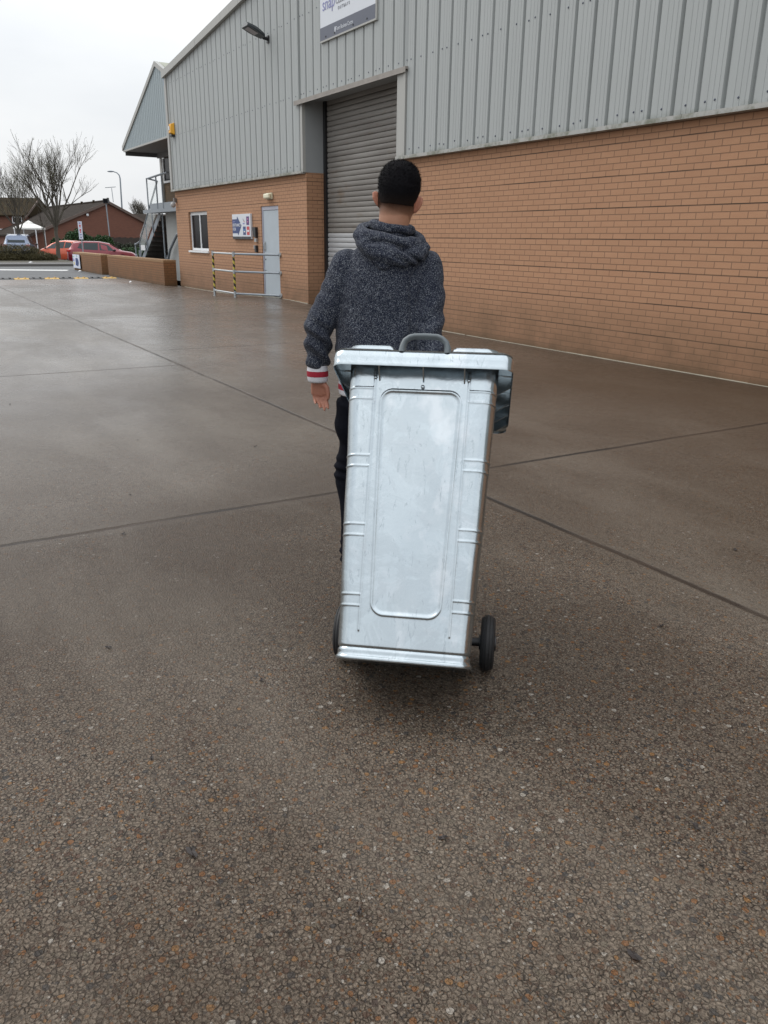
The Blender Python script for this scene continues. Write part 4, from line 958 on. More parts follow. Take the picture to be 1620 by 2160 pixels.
# right hand gripping the rear handle of the bin, hidden behind the lid
hand_geo(RW + Vector((.0, -.005, -.01)), Vector((.02, -.55, -.85)), Vector((-1, 0, 0)), Vector((0, -.85, .5)), 1.5, .9)
man = remesh_obj('person', bd, SKIN, None, .0036, 4)
man.matrix_world = PM
tag(man, 'walking man with cropped black hair in dark speckled hoodie, pulling the steel bin', 'person')
# hair cap
hc = MB(); hc.rings([(.038, .006, 1.588, .0705, .0900), (.038, .003, 1.612, .0750, .0960), (.038, .001, 1.635, .0790, .0990), (.038, .001, 1.66, .0830, .1020), (.038, .003, 1.684, .0815, .0990), (.038, .004, 1.706, .0755, .091), (.038, .004, 1.724, .066, .079), (.038, .004, 1.739, .052, .062), (.038, .004, 1.750, .033, .039), (.038, .004, 1.7545, .010, .012)], 36, M=tilt)
def hair_d(co, no):
    n_ = np.sin(co[:, 0] * 310 + np.sin(co[:, 2] * 190) * 2) * np.sin(co[:, 1] * 270 + co[:, 2] * 120); low = sstep(1.595, 1.64, co[:, 2])
    co = co + no * (.0012 * n_ * low)[:, None]; f = sstep(1.572, 1.632, co[:, 2]); co = co - no * ((1 - f) * .0045)[:, None]; return co
hair_o = remesh_obj('hair', hc, HAIR, man, .004, 3, hair_d)
def strands():
    me = hair_o.data; n = len(me.vertices); co = np.empty(n * 3); me.vertices.foreach_get('co', co); co = co.reshape(-1, 3); no = np.empty(n * 3); me.vertex_normals.foreach_get('vector', no); no = no.reshape(-1, 3)
    vs = co.tolist(); fs = [tuple(p.vertices) for p in me.polygons]; rs = np.random.default_rng(4)
    idx = rs.choice(n, 9000)
    for i in idx:
        if co[i, 2] < 1.60: continue
        k = float(sstep(1.60, 1.68, co[i, 2])); ln = (.003 + .006 * k) * rs.uniform(.6, 1.3)
        d = no[i] * .75 + np.array([rs.normal(0, .35), rs.normal(0, .35), -.25 + .5 * k + rs.normal(0, .3)]); d /= np.linalg.norm(d); t = np.cross(d, rs.normal(size=3)); t /= np.linalg.norm(t)
        p = co[i] - no[i] * .001 + rs.normal(0, .001, 3); b0 = len(vs); wd = .0007
        vs += [(p - t * wd).tolist(), (p + t * wd).tolist(), (p + d * ln).tolist()]; fs.append((b0, b0 + 1, b0 + 2))
    m2 = bpy.data.meshes.new('hair'); m2.from_pydata(vs, [], fs); m2.materials.append(HAIR); m2.polygons.foreach_set('use_smooth', [True] * len(m2.polygons)); hair_o.data = m2
strands()
# eyes
for s_ in (-1, 1): MB().ell(T3((.038 + s_ * .031, .1035, 1.637)), (.0085, .005, .0055), 12, 8).build('eye', WHITE, man, smooth=True)
# hoodie ------------------------------------------------
hd_ = MB()
hd_.rings([(-.03, .0, .895, .158, .118), (-.03, .0, .915, .172, .132), (-.03, -.002, .95, .184, .142), (-.026, -.004, 1.0, .188, .142), (-.02, -.006, 1.08, .189, .140), (-.012, -.006, 1.17, .192, .138), (-.006, -.006, 1.26, .194, .135), (-.002, -.008, 1.31, .186, .128), (.0, -.008, 1.36, .172, .115), (.003, -.008, 1.40, .148, .100), (.008, -.008, 1.435, .118, .092), (.014, -.006, 1.465, .080, .080), (.02, -.004, 1.50, .070, .074)], 36)
def arm(p0, p1, p2, r, sgn):
    pts = [p0 + Vector((-.03 * sgn, 0, .0)), p0, p0 * .5 + p1 * .5 + Vector((.008 * sgn, 0, 0)), p1, p1 * .55 + p2 * .45, p1 * .22 + p2 * .78, p2]
    hd_.tube(pts, r, 20); hd_.ell(p0, (r[1] * .98,) * 3, 18, 12); hd_.ell(p1, (r[3] * .98,) * 3, 16, 10)
arm(LS + Vector((0.012, 0, -.026)), LE, LW + Vector((0.001, 0, .050)), [.066, .070, .064, .060, .055, .052, .046], 1)
arm(RS + Vector((-.006, 0, -.020)), RE, RW + Vector((0, 0, .06)), [.066, .072, .067, .062, .057, .053, .044], 1)
def folds(co, no):
    X, Y, Z = co[:, 0], co[:, 1], co[:, 2]
    d = np.zeros(len(co))
    # broad vertical drape on the back
    d += .0045 * np.sin(X * 34 + Z * 5.5 + 1.2 * np.sin(Z * 9)) * sstep(1.36, 1.1, Z) * (np.abs(X + .02) < .17) * (Y < .02)
    # diagonal pulls toward the armpits
    d += .004 * np.sin((Z + X * 1.1) * 46 + 1.5) * np.exp(-(((X + .12) / .07) ** 2 + ((Z - 1.02) / .14) ** 2))
    d += .004 * np.sin((Z - X * 1.3) * 44) * np.exp(-(((X - .09) / .07) ** 2 + ((Z - 1.05) / .15) ** 2))
    # sleeve creases
    al_ = sstep(-.20, -.235, X); d += al_ * .0060 * np.sin((Z * 1.0 + X * .7) * 88 + 1.8 * np.sin(Y * 30)) * (np.exp(-((Z - 1.07) / .06) ** 2) + np.exp(-((Z - .965) / .045) ** 2) * 1.2 + .25)
    ar = sstep(.115, .15, X); d += ar * .0045 * np.sin((Z - X * .6) * 70) * (.3 + np.exp(-((Z - 1.1) / .09) ** 2))
    # raglan seam on the right
    sx_ = .150 - .045 * sstep(1.40, 1.30, Z) - .012 * np.sin((Z - 1.0) * 6)
    d -= .0065 * np.exp(-((X - sx_) / .007) ** 2) * (Y < 0) * sstep(1.0, 1.06, Z) * (Z < 1.43)
    sxl = -.150 + .02 * sstep(1.40, 1.25, Z); d -= .003 * np.exp(-((X - sxl) / .006) ** 2) * (Y < 0) * sstep(1.1, 1.16, Z) * (Z < 1.42)
    d += .0016 * np.sin(X * 71 + Z * 33) * np.sin(Z * 83 + Y * 40)
    return co + no * d[:, None]
hood_ie = remesh_obj('hoodie', hd_, FLEECE, man, .005, 7, folds)
# hood lying on the shoulders
ho = MB(); HU = .012
def ring_pts(c, rx, ry, tiltx, tilty, n=26, a0=0, a1=360):
    P_ = []
    for i in range(n + 1):
        t = R(a0 + (a1 - a0) * i / n); X = rx * math.cos(t); Y = ry * math.sin(t); P_.append(Vector((c[0] + X, c[1] + Y, c[2] + HU + tilty * X + tiltx * Y)))
    return P_
P1 = ring_pts((.016, .0, 1.490), .078, .078, .10, -.12); ho.tube(P1, [.018] * len(P1), 12)
P2 = ring_pts((.014, -.020, 1.458), .117, .098, .30, -.16); rad = [.022 + .010 * max(0, -math.sin(R(360 * i / 26))) for i in range(27)]; ho.tube(P2, rad, 14)
P3 = ring_pts((.014, -.035, 1.442), .128, .100, .62, -.18, 26, 180, 360); rad = [.024 + .010 * math.sin(math.pi * i / 26) for i in range(27)]; ho.tube(P3, rad, 14)
ho.ell((-.002, -.112, 1.408), (.080, .036, .048), 20, 12); ho.ell((-.012, -.124, 1.384), (.048, .022, .030), 16, 10); ho.ell((-.014, -.128, 1.366), (.026, .016, .026), 14, 10); ho.ell((.135, -.055, 1.422), (.036, .045, .024), 16, 10); ho.ell((.085, -.095, 1.41), (.055, .036, .035), 16, 10); ho.ell((-.085, -.07, 1.452), (.04, .04, .035), 14, 10)
def hood_f(co, no):
    X, Y, Z = co[:, 0], co[:, 1], co[:, 2]
    k = Z + .22 * X + .9 * X * X * 3
    d = -.013 * np.exp(-((k - (1.442)) / .010) ** 2) * (Y < -.04) * (X > -.09) + .004 * np.exp(-((k - 1.425) / .012) ** 2) * (Y < -.04)
    d += .0035 * np.sin(k * 150 + X * 12) * (Y < -.03) * .6 - .006 * np.exp(-((k - 1.398) / .007) ** 2) * (Y < -.04) * (X > .02)
    d += .0018 * np.sin(X * 66 + Z * 40) 
    return co + no * d[:, None]
remesh_obj('hood', ho, FLEECE, hood_ie, .0045, 4, hood_f)
# ribbed hem and cuffs with the red band
def bands(name, cx, cy, z0, z1, rx, ry, par, tl=(0, 0)):
    zs__ = [z0, z0 + (z1 - z0) * .36, z0 + (z1 - z0) * .68, z1]
    for i, mt in enumerate((RIBW, RIBR, RIBW)):
        za, zb_ = zs__[i], zs__[i + 1]; g = .0006 if i != 1 else .0012; n_ = 5; rs = []
        for q in range(n_ + 1):
            zz = za + (zb_ - za) * q / n_; t = (zz - z0) / (z1 - z0); bl_ = .004 * math.sin(math.pi * t)
            rs.append((cx + tl[0] * t, cy + tl[1] * t, zz, rx + g + bl_, ry + g + bl_))
        rs = [(r_[0], r_[1], rs[0][2], r_[3] - .004, r_[4] - .004) if k == 0 and i == 0 else r_ for k, r_ in enumerate(rs)]
        MB().rings(rs, 72, cap=(i == 0)).build(name, mt, par, smooth=True, angle=70)
bands('hem_band', -.03, .0, .832, .902, .166, .124, hood_ie)
bands('cuff', -.2895, .030, .876, .948, .0405, .038, hood_ie, (-.001, -.003))
bands('cuff', RW.x, RW.y - .01, RW.z - .015, RW.z + .055, .040, .038, hood_ie, (0, .01))
# joggers
tr = MB()
tr.rings([(-.03, 0, .88, .150, .108), (-.03, 0, .84, .160, .116), (-.03, 0, .78, .165, .118), (-.03, 0, .74, .155, .11)], 30)
lt = [(-.116, 0, .80), (-.128, .012, .70), (-.126, .022, .62), (-.142, .026, .53), (-.146, .026, .46), (-.135, .0, .36), (-.136, -.03, .24), (-.138, -.055, .13), (-.138, -.056, .09)]
tr.tube(lt, [.094, .088, .074, .074, .073, .064, .056, .052, .050], 20)
rt_ = [(.052, 0, .80), (.052, .06, .66), (.05, .12, .50), (.048, .16, .36), (.046, .19, .22), (.045, .20, .12), (.045, .20, .09)]
tr.tube(rt_, [.094, .082, .07, .062, .055, .050, .048], 20)
def tfold(co, no):
    X, Y, Z = co[:, 0], co[:, 1], co[:, 2]
    d = .0055 * np.sin(Z * 150 + X * 30 + Y * 25) * (np.exp(-((Z - .50) / .05) ** 2) + np.exp(-((Z - .13) / .05) ** 2)) + .006 * np.sin(Z * 36 + X * 18) * np.exp(-((Z - .70) / .12) ** 2) + .003 * np.sin(X * 40 + Z * 22)
    return co + no * d[:, None]
remesh_obj('joggers', tr, DENIM, man, .006, 6, tfold)
for (X, Y, a) in ((-.139, -.055, -3), (.046, .20, 4)):
    Ms = Matrix.Translation((X, Y, 0)) @ Matrix.Rotation(R(a), 4, 'Z')
    s1 = MB(); s1.rings([(0, .055, .016, .045, .138, .8), (0, .055, .03, .046, .140, .8), (0, .05, .05, .043, .130, .85), (0, .025, .07, .038, .09, .9), (0, .0, .095, .036, .055, 1), (0, -.002, .11, .035, .05, 1)], 30)
    sh_ = s1.build('shoe', simple('shoe_black', (.02, .02, .022), .6) if 'shoe_black' not in bpy.data.materials else bpy.data.materials['shoe_black'], man, smooth=True, M=Ms)
    MB().rings([(0, .055, .001, .046, .142, .8), (0, .055, .0155, .048, .145, .8)], 30).build('sole', WHITE, sh_, smooth=True, M=Ms, angle=50)

# ---------------------------------------------------------------- beyond the yard (positions in metres: lateral, distance ahead, height)
def W(l, d, z=0): return Vector((CAM.x + Rh.x * l + Fh.x * d, CAM.y + Rh.y * l + Fh.y * d, z))
HZ = math.atan2(Rh.y, Rh.x)      # rotation that lines local x up with the lateral axis
TILE = Mat('roof_tiles'); x, y, z = TILE.sep()[:3]
tn = TILE.noise(3, 5, .6); tl = TILE.m_('FRACT', TILE.m_('DIVIDE', z, .17)); tc_ = TILE.mix(tn, (.026, .021, .018), (.052, .043, .036)); tc_ = TILE.mix(TILE.m_('MULTIPLY', TILE.m_('LESS_THAN', tl, .22), .6), tc_, (.012, .010, .009))
TILE.set(color=tc_, rough=.95, spec=.06); TILE = TILE.m
TILE_B = simple('brown_tiles', (.040, .030, .018), .95, var=.35, scale=4, spec=.06)
BARGE = simple('barge_board', (.12, .085, .07), .7); UPVC = simple('white_upvc', (.70, .70, .72), .4, var=.06)
def prism(b, pts, d):
    """extrude polygon pts by vector d"""
    k = len(pts); pts = [Vector(p) for p in pts]; d = Vector(d)
    b.add(pts + [p + d for p in pts], [tuple(range(k)), tuple(range(2 * k - 1, k - 1, -1))] + [(i, (i + 1) % k, k + (i + 1) % k, k + i) for i in range(k)]); return b
# gable house facing the yard: gable runs to the right and away, ridge runs to the left and away
hA = empty('gable_house', W(-26.17, 80, 0), 0, label='red brick house with a wide plain gable and long dark tiled roof', cat='house')
hA.rotation_euler = (0, 0, HZ + math.atan2(4, 5.8) * .98)
HL = Matrix.Identity(4)
# local: x along the gable (right), y along the ridge away
HGT = 4.48; RRX = 4.35; RRZ = 2.32; LLX = -7.4; LLZ = 1.45; RD = 26
prism(MB(), [(LLX + .3, 0, -.1), (RRX, 0, -.1), (RRX, 0, RRZ), (0, 0, HGT - .12), (LLX + .3, 0, LLZ)], (0, RD, 0)).build('wall', BRICK_RED, hA)
rf_ = MB(); 
prism(rf_, [(0, -.18, HGT), (LLX, -.18, LLZ - .06), (LLX, -.18, LLZ + .07), (0, -.18, HGT + .14)], (0, RD + .3, 0)); prism(rf_, [(0.001, -.18, HGT), (RRX + .3, -.18, RRZ - .15), (RRX + .3, -.18, RRZ - .02), (0.001, -.18, HGT + .14)], (0, RD + .3, 0))
roofA = rf_.build('roof', TILE, hA)
bb_ = MB(); prism(bb_, [(0, -.24, HGT - .10), (LLX, -.24, LLZ - .16), (LLX, -.24, LLZ + .08), (0, -.24, HGT + .15)], (0, .055, 0)); prism(bb_, [(0.002, -.24, HGT - .10), (RRX + .3, -.24, RRZ - .25), (RRX + .3, -.24, RRZ - .01), (0.002, -.24, HGT + .15)], (0, .055, 0))
bb_.build('bargeboard', BARGE, roofA)
MB().tube([(0, -.18, HGT + .15), (0, RD + .1, HGT + .15)], .12, 8).build('ridge_tile', TILE, roofA)
for (yy_, hh_) in ((.8, .45), (4.5, .35), (9, .35)): MB().tube([(.25 if yy_ < 1 else -.1, yy_, HGT + .05), (.25 if yy_ < 1 else -.1, yy_, HGT + hh_)], .11, 8).build('vent_pipe', TILE_B, roofA)
MB().ell((-2.0, -.1, 3.35), (.13, .1, .13), 12, 8).build('security_light', WHITE, hA)
ae = empty('television_aerial', W(-26.3, 82, 4.6), HZ, label='thin television aerial standing above the ridge of the gable house', cat='aerial')
MB().tube([(0, 0, 0), (-.05, 0, 1.25)], .03, 6).build('mast', STEEL, ae)
MB().tube([(-.65, 0, 1.28), (.35, 0, 1.36)], .03, 6).build('boom', STEEL, ae)
for i in range(6): MB().tube([(-.6 + i * .17, -.2, 1.29 + i * .012), (-.6 + i * .17, .2, 1.29 + i * .012)], .018, 5).build('rod', STEEL, ae)
# house behind on the right
hR = empty('brick_house', W(-25.5, 96, 0), HZ, label='low brick house with a dark roof behind the gable house on its right', cat='house')
MB().box(-4.5, 5, 0, 8, 0, 2.6).build('wall', BRICK_RED, hR); prism(MB(), [(-4.7, -.3, 2.55), (-4.7, 4, 4.05), (-4.7, 8.3, 2.55), (-4.7, 8.3, 2.43), (-4.7, -.3, 2.43)], (9.9, 0, 0)).build('roof', TILE, hR)
# left brick house, taller
hB = empty('brick_house', W(-43.2, 94, 0), HZ, label='tall brick house with a mossy brown roof behind the bare trees at the far left', cat='house')
MB().box(-6, 3.2, 0, 8, 0, 3.75).build('wall', BRICK_RED, hB)
rB = prism(MB(), [(-6.2, -.35, 3.6), (-6.2, 4, 5.55), (-6.2, 8.3, 3.6), (-6.2, 8.3, 3.48), (-6.2, -.35, 3.48)], (9.55, 0, 0)).build('roof', TILE_B, hB)
prism(MB(), [(3.36, -.45, 3.42), (3.36, 4, 5.62), (3.36, 4, 5.4), (3.36, -.45, 3.2)], (.08, 0, 0)).build('bargeboard', BARGE, rB)
def window_b(par, xa, xb, za, zb, yf=-.01, nd=1):
    f = MB(); f.box(xa, xb, yf - .07, yf - .001, za, za + .09); f.box(xa, xb, yf - .07, yf - .001, zb - .08, zb)
    for i in range(nd + 2):
        xc = xa + (xb - xa) * i / (nd + 1); f.box(xc - .045, xc + .045, yf - .069, yf - .002, za + .0905, zb - .0805)
    o = f.build('window', UPVC, par); MB().box(xa + .03, xb - .03, yf - .04, yf - .03, za + .05, zb - .04).build('pane', GLASS, o); return o
window_b(hB, 1.75, 2.75, 2.72, 3.42)
MB().box(.1, 2.15, -.12, -.01, 1.55, 2.15).build('white_panel', UPVC, hB)
MB().box(2.3, 2.7, -.12, -.01, 1.75, 2.2).build('white_panel', UPVC, hB)
# middle terrace
hC = empty('terraced_house', W(-40.4, 97, 0), HZ, label='lower brick terrace with slate coloured roof between the tall house and the gable house', cat='house')
MB().box(.2, 7.5, 0, 8, 0, 3.28).build('wall', BRICK_RED, hC)
prism(MB(), [(0, -.35, 3.12), (0, 4, 4.5), (0, 8.3, 3.12), (0, 8.3, 3.02), (0, -.35, 3.02)], (8.2, 0, 0)).build('roof', TILE, hC)
window_b(hC, 3.0, 4.2, 1.95, 2.75); window_b(hC, .9, 1.5, 2.35, 2.9, nd=0)
MB().box(3.45, 4.2, -.4, -.085, 1.6, 2.2).build('dark_bay', TILE, hC)
# white garden gazebo
gz_ = empty('gazebo', W(-31.7, 75, 0), HZ, label='white garden gazebo with a pointed canopy in front of the brick houses', cat='gazebo')
cn_ = MB(); cn_.add([(-1.0, -1.0, 2.12), (1.0, -1.0, 2.12), (1.0, 1.0, 2.12), (-1.0, 1.0, 2.12), (-.22, -.22, 2.52), (.22, -.22, 2.52), (.22, .22, 2.52), (-.22, .22, 2.52), (-1.0, -1.0, 1.98), (1.0, -1.0, 1.98), (1.0, 1.0, 1.98), (-1.0, 1.0, 1.98)], [(0, 1, 5, 4), (1, 2, 6, 5), (2, 3, 7, 6), (3, 0, 4, 7), (4, 5, 6, 7), (8, 9, 1, 0), (9, 10, 2, 1), (10, 11, 3, 2), (11, 8, 0, 3)])
cn_.build('canopy', simple('white_canvas', (.78, .77, .73), .8), gz_)
MB().add([(-.28, -.28, 2.53), (.28, -.28, 2.53), (.28, .28, 2.53), (-.28, .28, 2.53), (0, 0, 2.74)], [(0, 1, 4), (1, 2, 4), (2, 3, 4), (3, 0, 4)]).build('top_cap', bpy.data.materials['white_canvas'], gz_)
for (X, Y) in ((-.93, -.93), (.93, -.93), (.93, .93), (-.93, .93)): MB().box(X - .035, X + .035, Y - .035, Y + .035, 0, 2.0).build('leg', UPVC, gz_)
# fences
fn = empty('timber_fence', W(-34, 79, 0), HZ, label='dark timber fence in front of the houses left of the red car', cat='fence', group='dark garden fences')
b = MB()
for i in range(56): b.box(i * .2, i * .2 + .185, -.012, .012 + .004 * (i % 2), 0, 1.38 + .03 * ((i * 7) % 3))
b.build('boards', simple('fence_board', (.045, .034, .028), .85, var=.4, scale=2), fn)
for i in range(0, 12): MB().box(i * 1.0 - .05, i * 1.0 + .05, .017, .11, 0, 1.45).build('post', bpy.data.materials['fence_board'], fn)
fn2 = empty('timber_fence', W(-24.6, 73.5, 0), HZ, label='dark timber fence below the big brick gable', cat='fence', group='dark garden fences')
b = MB()
for i in range(32): b.box(i * .2, i * .2 + .185, -.012, .012 + .004 * (i % 2), 0, 1.27 + .02 * ((i * 5) % 3))
b.build('boards', bpy.data.materials['fence_board'], fn2)
for i in range(0, 7): MB().box(i * 1.0 - .05, i * 1.0 + .05, .017, .11, 0, 1.33).build('post', bpy.data.materials['fence_board'], fn2)

# foliage
def leaf_mesh(name, centers, n_per, spread, size, mat, parent=None, squash=1, stick=0):
    vs, fs = [], []; r_ = np.random.default_rng(len(centers) * 13 + n_per)
    for c0, rad in centers:
        rad = np.array(rad) if hasattr(rad, '__len__') else np.array([rad] * 3)
        d = r_.normal(size=(n_per, 3)); d /= np.linalg.norm(d, axis=1)[:, None]; rr_ = r_.uniform(.55, 1.08, (n_per, 1)) ** .6
        P_ = np.array(c0) + d * rr_ * rad
        A1 = r_.normal(size=(n_per, 3)); A1 /= np.linalg.norm(A1, axis=1)[:, None]; B1 = np.cross(A1, r_.normal(size=(n_per, 3))); B1 /= np.linalg.norm(B1, axis=1)[:, None]
        s1 = size * r_.uniform(.6, 1.4, (n_per, 1)); 
        if stick: A1[:, 2] = np.abs(A1[:, 2]) + stick; A1 /= np.linalg.norm(A1, axis=1)[:, None]
        q = np.stack([P_ - A1 * s1, P_ + B1 * s1 * squash * .5, P_ + A1 * s1, P_ - B1 * s1 * squash * .5], 1)
        q = q[q[:, :, 2].min(1) > 0.0]
        b0 = len(vs); vs += q.reshape(-1, 3).tolist(); fs += [(b0 + 4 * i, b0 + 4 * i + 1, b0 + 4 * i + 2, b0 + 4 * i + 3) for i in range(len(q))]
    me = bpy.data.meshes.new(name); me.from_pydata(vs, [], fs); me.materials.append(mat)
    return link(bpy.data.objects.new(name, me), parent)
def leafmat(name, a, b_, sc=1.5):
    M = Mat(name); n = M.noise(sc, 4, .6); n2 = M.noise(sc * 14, 2, .6)
    c = M.mix(n, a, b_); c = M.mix(M.m_('MULTIPLY', n2, .4), c, tuple(x_ * 1.7 for x_ in b_)); M.set(color=c, rough=.6, spec=.3); return M.m
LF_H = leafmat('hedge_leaf', (.030, .034, .012), (.072, .056, .022), 1.6); LF_B = leafmat('laurel_leaf', (.014, .036, .012), (.035, .075, .024), 2); LF_D = leafmat('ivy_leaf', (.012, .018, .009), (.028, .034, .018), 2)
TWIG = simple('bark', (.085, .075, .058), .9, var=.4, scale=5)
def shrub(name, pos, rads, n, size, mat, label, group=None, cores=5, seed=1, stick=0, cat='shrub'):
    r_ = random.Random(seed); root = empty(name, pos, HZ, label=label, cat=cat, group=group)
    cs = []
    for i in range(cores):
        a = r_.uniform(0, 6.28); k = r_.uniform(.1, .62)
        cs.append(((rads[0] * k * math.cos(a), rads[1] * k * math.sin(a), rads[2] * r_.uniform(.75, 1.25)), (rads[0] * r_.uniform(.35, .6), rads[1] * r_.uniform(.35, .6), rads[2] * r_.uniform(.45, .75))))
    cs.append(((0, 0, rads[2] * .8), (rads[0] * .8, rads[1] * .8, rads[2] * .8)))
    leaf_mesh('foliage', cs, n, 1, size, mat, root, .9, stick)
    st_ = MB()
    for i in range(7): a = r_.uniform(0, 6.28); st_.tube([(0, 0, 0), (math.cos(a) * rads[0] * .3, math.sin(a) * rads[1] * .3, rads[2]), (math.cos(a) * rads[0] * .5, math.sin(a) * rads[1] * .5, rads[2] * 1.7)], [.04, .025, .01], 5)
    st_.build('stem', TWIG, root); return root
shrub('laurel_bush', W(-24.1, 66, 0), (1.25, .9, 1.05), 1500, .085, LF_B, 'tall green laurel bush behind the white sign post', 'green laurel bushes', 7, 3, cat='bush')
shrub('laurel_bush', W(-22.35, 66.5, 0), (.80, .8, .92), 1200, .085, LF_B, 'green laurel bush beside the slim floodlight pole', 'green laurel bushes', 6, 8, cat='bush')
shrub('laurel_bush', W(-26.0, 67, 0), (.9, .8, .72), 900, .085, LF_B, 'low laurel bush beside the orange car at the foot of the tree', 'green laurel bushes', 5, 11, cat='bush')
shrub('laurel_bush', W(-17.6, 58, 0), (1.05, .8, .45), 1000, .07, LF_B, 'low green laurel in front of the ivy hedge beside the stair foot', 'green laurel bushes', 6, 12, cat='bush')
hv = empty('ivy_hedge', W(-22.5, 69, 0), HZ, label='dark ivy covered hedge below the fence and the brick gable', cat='hedge')
leaf_mesh('foliage', [((i * .38, 0, .45 + .06 * math.sin(i * 2.1)), (.42, .5, .52)) for i in range(22)], 420, 1, .075, LF_D, hv, .9)
MB().box(0, 8.2, -.2, .25, 0, .72).build('core', simple('hedge_core', (.015, .015, .01), .9), hv)
# clipped brown-green hedge on the verge
hg_ = empty('clipped_hedge', (-54.0, -4.5, 0), label='clipped brown and green hedge along the verge in front of the cars', cat='hedge')
cs = []; r_ = random.Random(2)
for i in range(46):
    Y = -8.2 + i * .30; top_ = .98 - .42 * max(0, (Y + 4.5 - .2 + 0) / 1.6) ** 1.5 if Y + 4.5 > -1e9 else 1
    yw = Y + 0; edge_ = 5.55 - yw   # distance to the right end
    sc_h = 1.0 if edge_ > 1.5 else max(.25, (edge_ / 1.5) ** .6)
    for k in range(3): cs.append(((r_.uniform(-.6, .6), Y, .45 * sc_h + .02 * r_.random()), (.55, .42, (.50 + .05 * r_.random()) * sc_h))); cs.append(((r_.uniform(.2, .75), Y, .22), (.3, .35, .24)))
leaf_mesh('foliage', cs, 330, 1, .055, LF_H, hg_, .5, .6)
MB().box(-.45, .45, -8.4, 4.3, .05, .60).build('core', bpy.data.materials['hedge_core'], hg_)

# bare trees
def tree(name, pos, H, seed, label, spread=.55, lean=0, group='bare winter trees', trunk_r=.17, fork=.26, depth=6, twig=.008, bias=None, nleaf=0, n0=7):
    r_ = random.Random(seed); root = empty(name, pos, HZ, label=label, cat='tree', group=group)
    trunk = MB(); crown = MB(); tips = []
    fz_ = H * fork; p0 = Vector((0, 0, 0)); pts = [p0]
    for i in range(1, 6): pts.append(Vector((lean * i / 5 * fz_ + r_.uniform(-.03, .03), r_.uniform(-.03, .03), fz_ * i / 5)))
    trunk.tube(pts, [trunk_r * (1.25 if i == 0 else 1 - .05 * i) for i in range(6)], 10)
    def grow(p, d, L_, rad, lev):
        n_ = 4 if lev < 3 else 3; q = [p]; dd = d.copy()
        for i in range(n_):
            dd = (dd + Vector((r_.gauss(0, .10), r_.gauss(0, .10), r_.gauss(.05, .06)))).normalized(); q.append(q[-1] + dd * L_ / n_)
        rs = [max(twig, rad * (1 - .5 * i / n_)) for i in range(n_ + 1)]
        crown.tube(q, rs, 5 if lev < 3 else 3, cap=False)
        if lev >= depth: tips.append(q[-1]); return
        nb = (2 if lev < 2 else 3 if lev < 4 else 2)
        for k in range(nb):
            t = .45 + .55 * (k + r_.random() * .6) / nb; idx = min(n_ - 1, int(t * n_)); pp = q[idx].lerp(q[idx + 1], t * n_ - idx if t < 1 else 1)
            ax = dd.cross(Vector((r_.gauss(0, 1), r_.gauss(0, 1), r_.gauss(0, 1)))).normalized(); an = r_.uniform(.30, .75)
            nd = (Matrix.Rotation(an, 3, ax) @ dd); nd = (nd + Vector((0, 0, .16))).normalized()
            grow(pp, nd, L_ * r_.uniform(.55, .74), rad * .55 * r_.uniform(.8, 1.1), lev + 1)
        grow(q[-1], dd, L_ * .68, rad * .5, lev + 1)
    for k in range(n0):
        a = 2 * math.pi * k / n0 + r_.uniform(-.3, .3); el = r_.uniform(.55, 1.0) * spread if k % 3 else spread * .35
        d = Vector((math.cos(a) * math.sin(el), math.sin(a) * math.sin(el), math.cos(el)))
        if bias: d = (d + Vector(bias) * r_.random()).normalized()
        start = pts[-1] if k < 4 else pts[-2].lerp(pts[-1], r_.random())
        grow(start, d, H * (1 - fork) * r_.uniform(.36, .48), trunk_r * .55, 1)
    trunk.build('trunk', TWIG, root, smooth=True)
    me = crown.mesh('crown', TWIG); link(bpy.data.objects.new('crown', me), root)
    if nleaf:
        buds = [(tuple(t), .12) for t in tips[::max(1, len(tips) // nleaf)]]; leaf_mesh('buds', buds, 3, 1, .03, leafmat('bud' + name, (.10, .11, .04), (.16, .17, .07)), root, .8)
    return root
tree('bare_tree', W(-22.36, 57, 0), 7.25, 5, 'tallest bare tree, forked trunk rising behind the hedge', .60, .03, trunk_r=.145, fork=.28, depth=5, twig=.0065, nleaf=500, n0=9)
tree('bare_tree', W(-27.0, 62, 0), 6.1, 21, 'bare budding tree at the left edge behind the blue car', .62, -.02, trunk_r=.11, fork=.25, depth=5, twig=.0065, nleaf=500, n0=7)
tree('bare_tree', W(-25.6, 63, 0), 3.4, 33, 'slender leafless sapling between the blue car and the big tree', .5, 0, trunk_r=.05, fork=.45, depth=3, twig=.008, n0=4)
tree('bare_tree', W(-35.3, 122, 0), 6.55, 9, 'small round bare tree far off beside the stair', .8, 0, trunk_r=.16, fork=.4, depth=5, twig=.012, n0=7)

# street lamp, floodlight pole, sign post
lp = empty('street_lamp', W(-26.55, 85, 0), HZ, label='tall grey street lamp with curved arm in front of the brick gable', cat='street lamp')
MB().tube([(0, 0, 0), (.0, 0, 1.6)], .13, 10).build('base', STEEL, lp, smooth=True)
MB().tube([(0, 0, 1.6), (.1, 0, 4.5), (.16, 0, 6.9), (.10, 0, 7.2), (-.12, 0, 7.42), (-.45, 0, 7.52)], [.095, .08, .07, .06, .05, .045], 10).build('column', STEEL, lp, smooth=True)
MB().ell((-.72, 0, 7.53), (.34, .15, .08), 16, 8).build('lamp_head', STEEL, lp, smooth=True)
fp = empty('floodlight_pole', W(-24.3, 74, 0), HZ, label='slim pole with a square dark floodlight box on top by the brick gable', cat='light pole')
MB().tube([(0, 0, 0), (-.08, 0, 4.15)], .05, 10).build('pole', STEEL, fp, smooth=True)
